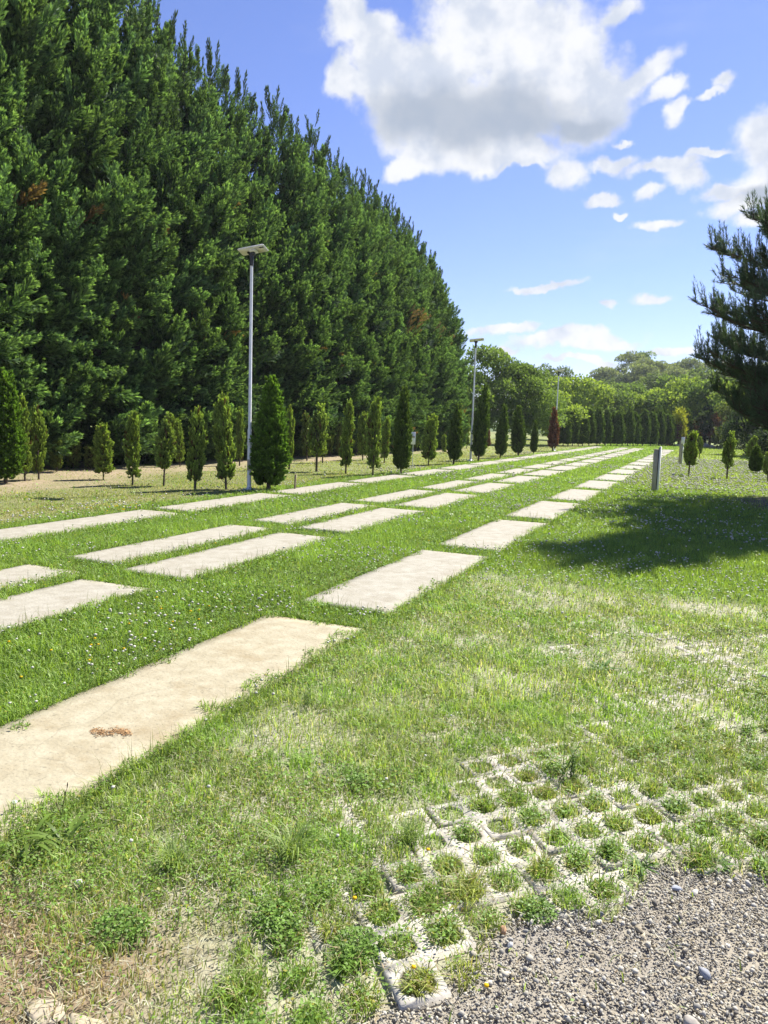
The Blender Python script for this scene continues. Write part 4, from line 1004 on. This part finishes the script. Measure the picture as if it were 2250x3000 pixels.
# ------------------------------------------------------------------ weeds and litter
def weed(kind, seed):
    r = np.random.default_rng(seed); A = Acc()
    if kind == 'broad':                                      # arching broad grass leaves
        for q in range(15):
            a = r.uniform(0, 6.28); L = r.uniform(.10, .22); w = r.uniform(.004, .008); s = np.linspace(0, 1, 7)
            rise = r.uniform(.5, .95)
            px = L * s * (1 - .3 * rise); pz = L * rise * (s - .75 * s ** 2.2); c = np.stack([px * math.cos(a), px * math.sin(a), pz], -1)
            sd = np.array([-math.sin(a), math.cos(a), 0]) * w; ww = np.sin(np.clip(s * .9 + .1, 0, 1) * math.pi)[:, None]
            V = np.concatenate([c - sd * ww, c + sd * ww]); i = np.arange(6)[:, None]
            A.add(V, i + np.array([[0, 1, 8, 7]]), np.array([.15, .23, .04]) * r.uniform(.7, 1.25))
    elif kind == 'rosette':
        for q in range(26):
            a = r.uniform(0, 6.28); L = r.uniform(.07, .14); s = np.linspace(0, 1, 6); px = L * s; pz = .5 * L * (s - .6 * s * s) * r.uniform(.5, 1.6)
            c = np.stack([px * math.cos(a), px * math.sin(a), pz], -1); sd = np.array([-math.sin(a), math.cos(a), 0]) * r.uniform(.006, .011); ww = np.sin(np.clip(s * .85 + .12, 0, 1) * math.pi)[:, None] ** .8
            V = np.concatenate([c - sd * ww, c + sd * ww]); i = np.arange(5)[:, None]
            A.add(V, i + np.array([[0, 1, 7, 6]]), np.array([.10, .19, .035]) * r.uniform(.7, 1.2))
    elif kind == 'leafy':
        for st in range(7):
            b = r.normal(0, .022, 2); lean = r.normal(0, .18, 2); Hh = r.uniform(.10, .21)
            tube(A, [(b[0], b[1], 0), (b[0] + lean[0] * Hh * .5, b[1] + lean[1] * Hh * .5, Hh * .5), (b[0] + lean[0] * Hh, b[1] + lean[1] * Hh, Hh)], [.0022, .0018, .001], 4, [.10, .15, .04], False)
            m = 20; t = r.uniform(.12, 1, m); a = r.uniform(0, 6.28, m); P = np.stack([b[0] + lean[0] * Hh * t, b[1] + lean[1] * Hh * t, Hh * t], -1)
            V, F = diamonds(P, np.stack([np.cos(a), np.sin(a), r.uniform(.1, .9, m)], -1), np.tile([0, 0, 1.], (m, 1)) + .3 * rand_dirs(m, r), r.uniform(.018, .04, m), r.uniform(.006, .011, m)); A.add(V, F, np.repeat(np.array([[.11, .18, .035]]) * r.uniform(.65, 1.3, (m, 1)), 4, 0))
    elif kind == 'stalk':                                    # thin seed stalks
        for st in range(3):
            Hh = r.uniform(.07, .15); l = r.normal(0, .2, 2)
            tube(A, [(0, 0, 0), (l[0] * Hh * .3, l[1] * Hh * .3, Hh * .6), (l[0] * Hh, l[1] * Hh, Hh)], [.0016, .0014, .001], 4, [.13, .12, .06], False)
            tube(A, [(l[0] * Hh, l[1] * Hh, Hh), (l[0] * Hh * 1.05, l[1] * Hh * 1.05, Hh + .012), (l[0] * Hh * 1.1, l[1] * Hh * 1.1, Hh + .022)], [.0015, .0026, .001], 5, [.10, .08, .05])
    elif kind == 'tuft':                                     # long thin pale grass
        n = 130; x = r.normal(0, .018, n); y = r.normal(0, .018, n)
        V, Fs, C = blades(x, y, r.uniform(.05, .13, n), np.full(n, .0034), np.array([[.24, .32, .10]]) * r.uniform(.7, 1.4, (n, 1)), r.uniform(.4, 1.4, n), r, True, 0.)
        b = A.n; A.V.append(V); A.C.append(C); A.n += len(V); A.F4.append(Fs[0] + b); A.F3.append(Fs[1] + b)
    elif kind == 'herb':                                     # low cushion of small round leaves
        m = 620; a = r.uniform(0, 6.28, m); q = .09 * np.sqrt(r.random(m)); zz_ = r.random(m) * .06 * (1 - (q / .1) ** 2) + .006
        V, F = diamonds(np.stack([q * np.cos(a), q * np.sin(a), zz_], -1), rand_dirs(m, r) * [1, 1, .3], np.tile([0, 0, 1.], (m, 1)) + .5 * rand_dirs(m, r), r.uniform(.009, .017, m), r.uniform(.007, .012, m), .55); A.add(V, F, np.repeat(np.array([[.16, .27, .05]]) * r.uniform(.55, 1.4, (m, 1)), 4, 0))
    return A.mesh('weed_leaves', M['grass'])
WEEDS = [(-2.06,1.98,'broad',1.25,'broad-leaved pale grass clump at the left edge below the sandy slab'), (-2.16,1.90,'broad',1.1,'darker arching grass clump cut by the left edge'),
 (-.52,5.05,'rosette',1.15,'spiky leaf rosette in the middle of the paver lawn'), (-.46,3.36,'leafy',.9,'upright leafy weed standing among the pavers'), (-2.20,2.10,'stalk',1.0,'thin plantain stalks at the lower edge of the sandy slab'),
 (-1.28,2.28,'tuft',1.2,'long pale grass tuft in the lower left foreground'), (-1.62,2.05,'tuft',1.0,'smaller grass tuft left of the long pale one'), (-.10,2.80,'rosette',.62,'bright green weed at the paver edge touching the gravel'), (.16,2.92,'rosette',.55,'small bright weed on the gravel below the paver zigzag'),
 (-.86,1.95,'herb',.9,'round-leaved green weed left of the lowest paver'), (-.40,2.36,'herb',.75,'cushion of green clover at the gravel edge between two pavers'), (-1.55,1.70,'herb',1.05,'bushy green weed in the bottom left corner'), (-1.90,3.55,'leafy',.7,'bright green weed beside the sandy slab edge'), (-.93,2.57,'tuft',.9,'grass tuft with curled straw blades left of the pavers'), (-1.15,1.95,'herb',.9,'low bright green weed patch at the bottom middle'), (-1.3,2.9,'herb',.8,'patch of small round leaves in the left foreground lawn')]
for i, (x0, y0, kk, s, lab) in enumerate(WEEDS):
    o = obj('weed', weed(kk, 700 + i), None, (x0, y0, .0)); o.scale = (s,) * 3; o.rotation_euler = (0, 0, random.uniform(0, 6.28)); tag(o, lab, 'weed')
A = Acc(); r = np.random.default_rng(4)
n = 420; t = r.uniform(-1, 1, n); wob = .02 * np.sin(t * 4); x = t * .10 + r.normal(0, .012, n); y = wob + r.normal(0, .022, n) * (1.1 - np.abs(t) * .6)
V, F = diamonds(np.stack([x, y, .002 + r.random(n) * .006], -1), rand_dirs(n, r) * [1, 1, .12], rand_dirs(n, r) * .4 + [0, 0, 1], r.uniform(.010, .026, n), r.uniform(.003, .007, n)); A.add(V, F, np.repeat(np.array([[.36, .22, .105]]) * r.uniform(.5, 1.3, (n, 1)), 4, 0))
o = obj('dried_leaves', A.mesh('dried_leaves', M['litter']), None, (-2.60, 2.80, .022)); o.rotation_euler = (0, 0, .35); tag(o, 'small heap of orange dried leaves on the sandy concrete slab', 'leaves')
A = Acc(); s = np.linspace(-1, 1, 5); X, Y = np.meshgrid(s * .013, s * .009); Z = .004 + 14 * (X ** 2) + .002 * np.sin(Y * 300)
i = np.arange(4)[:, None] * 5; j = np.arange(4)[None]; A.add(np.stack([X.ravel(), Y.ravel(), Z.ravel()], -1), np.stack([i + j, i + j + 1, i + 6 + j, i + 5 + j], -1).reshape(-1, 4), [.8, .8, .78])
tag(obj('petal', A.mesh('petal', M['flower']), None, (-2.45, 2.10, .022)), 'white petal lying on the sandy slab near the left edge', 'petal')
CLOUDS = [
  (-0.2675,0.8945,0.3581, 0.9571,0.2896,-0.0085, 0.1473,0.0525),
  (-0.3365,0.8532,0.3986, 0.9416,0.2983,0.1564, 0.0841,0.0394),
  (-0.1976,0.8917,0.4072, 0.9713,0.2341,-0.0411, 0.0925,0.0565),
  (-0.2399,0.8653,0.4402, 0.9599,0.2791,-0.0254, 0.1064,0.0456),
  (-0.1635,0.9179,0.3617, 0.9799,0.1934,-0.0479, 0.0498,0.0603),
  (-0.3110,0.8821,0.3537, 0.9160,0.3775,-0.1360, 0.1025,0.0512),
  (-0.2775,0.9077,0.3148, 0.9457,0.3157,-0.0768, 0.1042,0.0274),
  (-0.3534,0.8846,0.3044, 0.8319,0.1484,0.5347, 0.0305,0.0177),
  (-0.3959,0.8038,0.4440, 0.8986,0.2396,0.3676, 0.0331,0.0244),
  (-0.4046,0.8252,0.3941, 0.8250,0.5153,-0.2320, 0.0369,0.0211),
  (-0.3722,0.8278,0.4199, 0.9180,0.3950,0.0350, 0.0415,0.0311),
  (-0.2351,0.9264,0.2939, 0.9682,0.2499,-0.0130, 0.0413,0.0066),
  (-0.1759,0.9399,0.2926, 0.9807,0.1931,-0.0308, 0.0245,0.0174),
  (-0.1215,0.8891,0.4413, 0.9601,-0.0076,0.2796, 0.0295,0.0118),
  (-0.0930,0.9181,0.3852, 0.9338,-0.0539,0.3538, 0.0430,0.0152),
  (-0.0708,0.9267,0.3690, 0.9889,0.0167,0.1477, 0.0279,0.0101),
  (-0.0095,0.9300,0.3674, 0.9110,-0.1435,0.3867, 0.0138,0.0084),
  (-0.0564,0.9350,0.3501, 0.9101,-0.0961,0.4031, 0.0143,0.0127),
  (-0.1271,0.9454,0.3001, 0.9889,0.0972,0.1125, 0.0321,0.0107),
  (-0.0716,0.9525,0.2961, 0.9963,0.0543,0.0664, 0.0474,0.0095),
  (-0.0462,0.9581,0.2828, 0.9678,0.1130,-0.2247, 0.0262,0.0157),
  (-0.0853,0.9588,0.2711, 0.9589,0.0051,0.2836, 0.0193,0.0091),
  (-0.1363,0.9542,0.2662, 0.9863,0.1055,0.1270, 0.0185,0.0065),
  (-0.0743,0.9687,0.2367, 0.9861,0.1067,-0.1272, 0.0297,0.0065),
  (-0.1166,0.9610,0.2508, 0.9908,0.1301,-0.0379, 0.0076,0.0049),
  (-0.1151,0.9402,0.3206, 0.9885,0.1402,-0.0565, 0.0106,0.0042),
  (0.0372,0.9610,0.2740, 0.9234,-0.1378,0.3582, 0.0507,0.0315),
  (0.0285,0.9489,0.3143, 0.9945,0.0046,-0.1042, 0.0300,0.0275),
  (0.0090,0.9673,0.2534, 0.9557,-0.0829,0.2824, 0.0363,0.0135),
  (0.0339,0.9708,0.2375, 0.9972,-0.0169,-0.0732, 0.0361,0.0129),
  (-0.0063,0.9639,0.2661, 0.9813,-0.0452,0.1872, 0.0312,0.0094),
  (-0.0777,0.9851,0.1534, 0.9966,0.0812,-0.0169, 0.0278,0.0072),
  (-0.1249,0.9807,0.1503, 0.9918,0.1276,-0.0085, 0.0113,0.0051),
  (-0.2471,0.9615,0.1205, 0.9618,0.2282,0.1511, 0.0468,0.0070),
  (-0.1656,0.9803,0.1074, 0.9861,0.1657,0.0080, 0.0751,0.0110),
  (-0.1132,0.9883,0.1027, 0.9935,0.1135,0.0038, 0.0262,0.0063),
  (-0.1424,0.9863,0.0834, 0.9898,0.1419,0.0118, 0.0578,0.0064),
  (-0.2520,0.9633,0.0925, 0.9539,0.2312,0.1911, 0.0212,0.0053),
  (-0.0483,0.9948,0.0902, 0.9988,0.0484,0.0017, 0.0336,0.0056),
  (-0.1981,0.9654,0.1696, 0.9790,0.1862,0.0834, 0.0515,0.0046),
  (-0.0238,0.9517,0.3061, 0.9966,-0.0017,0.0827, 0.0309,0.0051),
  (-0.0232,0.9336,0.3575, 0.9725,-0.0618,0.2246, 0.0200,0.0050),
]
CLOUD_SHADE = [
  (-0.2908,0.8899,0.3515, 0.9393,0.3354,-0.0719, 0.1213,0.0334),
  (-0.1685,0.9244,0.3421, 0.9800,0.1944,-0.0426, 0.0398,0.0201),
  (0.0307,0.9624,0.2700, 0.9569,-0.1064,0.2702, 0.0357,0.0153),
  (-0.2448,0.9029,0.3534, 0.9634,0.2676,-0.0165, 0.0856,0.0401),
]
SKY_TINT = (.77, .745, 1.02, 1)
# ------------------------------------------------------------------ sky with clouds (laid out by direction), sun, camera
SUN_AZ, SUN_EL = math.radians(24.5), math.radians(50.0)      # azimuth east of +Y
EXPO = 1.25
w = bpy.data.worlds.new('World'); SC.world = w; w.use_nodes = True
t = w.node_tree; N = t.nodes; L = t.links.new; N.clear()
out = N.new('ShaderNodeOutputWorld'); bg = N.new('ShaderNodeBackground'); bg.inputs['Strength'].default_value = .074
sky = N.new('ShaderNodeTexSky'); sky.sky_type = 'NISHITA'; sky.sun_disc = False; sky.sun_elevation = SUN_EL; sky.sun_rotation = SUN_AZ
sky.altitude = 150; sky.air_density = 1.0; sky.dust_density = .15; sky.ozone_density = 2.5
tc = N.new('ShaderNodeTexCoord'); D = tc.outputs['Generated']
def vm(op, a, b=None, s=None):
    n = N.new('ShaderNodeVectorMath'); n.operation = op
    for k, v in ((0, a), (1, b)):
        if v is None: continue
        if isinstance(v, tuple): n.inputs[k].default_value = v
        else: L(v, n.inputs[k])
    if s is not None: n.inputs['Scale'].default_value = s
    return n
def ma(op, a, b=None, c=None):
    n = N.new('ShaderNodeMath'); n.operation = op
    for k, v in enumerate((a, b, c)):
        if v is None: continue
        if isinstance(v, (int, float)): n.inputs[k].default_value = v
        else: L(v, n.inputs[k])
    return n.outputs[0]
def noise(vec, scale, detail=8, rough=.55):
    n = N.new('ShaderNodeTexNoise'); n.inputs['Scale'].default_value = scale; n.inputs['Detail'].default_value = detail; n.inputs['Roughness'].default_value = rough
    L(vec, n.inputs['Vector']); return n
def mrange(v, a, b, c=0., d=1., smooth=True):
    n = N.new('ShaderNodeMapRange'); n.interpolation_type = 'SMOOTHSTEP' if smooth else 'LINEAR'
    for k, q in zip(('From Min', 'From Max', 'To Min', 'To Max'), (a, b, c, d)): n.inputs[k].default_value = q
    L(v, n.inputs[0]); return n.outputs[0]
w1 = vm('SCALE', vm('SUBTRACT', noise(D, 7, 4).outputs['Color'], (.5, .5, .5)).outputs[0], None, .085)
w2 = vm('SCALE', vm('SUBTRACT', noise(D, 26, 5).outputs['Color'], (.5, .5, .5)).outputs[0], None, .034)
WD = vm('ADD', vm('ADD', D, w1.outputs[0]).outputs[0], w2.outputs[0]).outputs[0]
def blob(rec, vec):
    d = Vector(rec[:3]).normalized(); x = Vector(rec[3:6]); x = (x - d * x.dot(d)).normalized(); y = d.cross(x).normalized()
    m = Matrix((x, y, d)).transposed()
    n = N.new('ShaderNodeMapping'); n.vector_type = 'TEXTURE'; n.inputs['Location'].default_value = d; n.inputs['Rotation'].default_value = m.to_euler('XYZ')
    n.inputs['Scale'].default_value = (rec[6], rec[7], .6); L(vec, n.inputs['Vector'])
    ln = vm('LENGTH', n.outputs[0]).outputs['Value']
    return ma('SUBTRACT', 1.0, ln)
def union(recs, vec, vec2=None):
    cur = None
    for i_, rec in enumerate(recs):
        small = vec2 is not None and i_ > 11 and rec[6] < .055
        b = blob(rec, vec2 if small else vec)
        if small: b = ma('MULTIPLY', b, .85)
        cur = b if cur is None else ma('SMOOTH_MAX', cur, b, .25)
    return cur
WD2 = vm('ADD', vm('ADD', D, vm('SCALE', w1.outputs[0], None, .3).outputs[0]).outputs[0], w2.outputs[0]).outputs[0]
dens = union(CLOUDS, WD, WD2)
n3 = noise(D, 17, 10, .62).outputs['Fac']
dens = ma('ADD', dens, ma('MULTIPLY', ma('SUBTRACT', n3, .5), 1.5))
alpha = mrange(dens, -.15, .38)
# billows: noise difference along the direction to the sun gives lit and unlit sides of each puff
sd = (math.sin(SUN_AZ) * math.cos(SUN_EL), math.cos(SUN_AZ) * math.cos(SUN_EL), math.sin(SUN_EL))
D2 = vm('ADD', D, tuple(.016 * c for c in sd)).outputs[0]
na = noise(D, 15, 6, .5).outputs['Fac']; nb = noise(D2, 15, 6, .5).outputs['Fac']
rel = mrange(ma('SUBTRACT', na, nb), -.13, .11)
core = mrange(ma('ADD', union(CLOUD_SHADE, WD), ma('MULTIPLY', ma('SUBTRACT', n3, .5), .35)), -.45, .55)
lit = N.new('ShaderNodeMix'); lit.data_type = 'RGBA'; lit.inputs[6].default_value = (3.9, 4.25, 4.9, 1); lit.inputs[7].default_value = (5.6, 5.65, 5.8, 1); L(rel, lit.inputs[0])
gr = N.new('ShaderNodeMix'); gr.data_type = 'RGBA'; gr.inputs[7].default_value = (2.3, 2.7, 3.3, 1); L(ma('MULTIPLY', core, .8), gr.inputs[0]); L(lit.outputs[2], gr.inputs[6])
veil = mrange(noise(vm('MULTIPLY', D, (2.0, 2.0, 9.0)).outputs[0], 2.2, 6, .6).outputs['Fac'], .55, .9, 0, .12)
a2 = ma('MAXIMUM', ma('MULTIPLY', alpha, .97), veil)
tint = N.new('ShaderNodeMix'); tint.data_type = 'RGBA'; tint.blend_type = 'MULTIPLY'; tint.inputs[0].default_value = 1; tint.inputs[7].default_value = SKY_TINT; L(sky.outputs[0], tint.inputs[6])
mx = N.new('ShaderNodeMix'); mx.data_type = 'RGBA'; L(a2, mx.inputs[0]); L(tint.outputs[2], mx.inputs[6]); L(gr.outputs[2], mx.inputs[7])
L(mx.outputs[2], bg.inputs['Color']); L(bg.outputs[0], out.inputs['Surface'])

sl = bpy.data.lights.new('sun', 'SUN'); sl.energy = 4.7; sl.angle = math.radians(.53); sl.color = (1, .95, .87)
so = bpy.data.objects.new('sun', sl); COL.objects.link(so)
so.rotation_euler = Vector((-sd[0], -sd[1], -sd[2])).to_track_quat('-Z', 'Y').to_euler(); so.location = (10, 20, 40)

cam = bpy.data.cameras.new('camera'); co = bpy.data.objects.new('camera', cam); COL.objects.link(co)
cam.sensor_fit = 'VERTICAL'; cam.sensor_height = 24; cam.lens = 17.794; cam.clip_end = 3000; cam.clip_start = .05
Rm = Matrix(((.9198431, -.07723897, .38460734), (.39090327, .0982141, -.91517683), (.03291345, .99216336, .12053453)))
co.matrix_world = Matrix.Translation((0, 0, 1.6)) @ Rm.to_4x4()
SC.camera = co
SC.view_settings.view_transform = 'Standard'; SC.view_settings.look = 'None'; SC.view_settings.exposure = EXPO; SC.view_settings.gamma = 1
SC.render.film_transparent = False
SC.cycles.max_bounces = 8; SC.cycles.transparent_max_bounces = 4; SC.cycles.caustics_reflective = False; SC.cycles.caustics_refractive = False

# ------------------------------------------------------------------ thin summer haze: one closed box of even air round the camera and the whole scene
m = bpy.data.materials.new('haze_air'); m.use_nodes = True; t = m.node_tree; t.nodes.clear()
o_ = t.nodes.new('ShaderNodeOutputMaterial'); v_ = t.nodes.new('ShaderNodeVolumePrincipled'); v_.inputs['Color'].default_value = (.86, .92, 1, 1); v_.inputs['Density'].default_value = .00028; v_.inputs['Anisotropy'].default_value = .2
t.links.new(v_.outputs[0], o_.inputs['Volume'])
A = Acc(); box(A, (-950, -350, -2.2), (950, 1250, 42)); tag(obj('haze', A.mesh('haze', m)), kind='stuff', label='thin pale summer haze over the far trees', cat='haze')
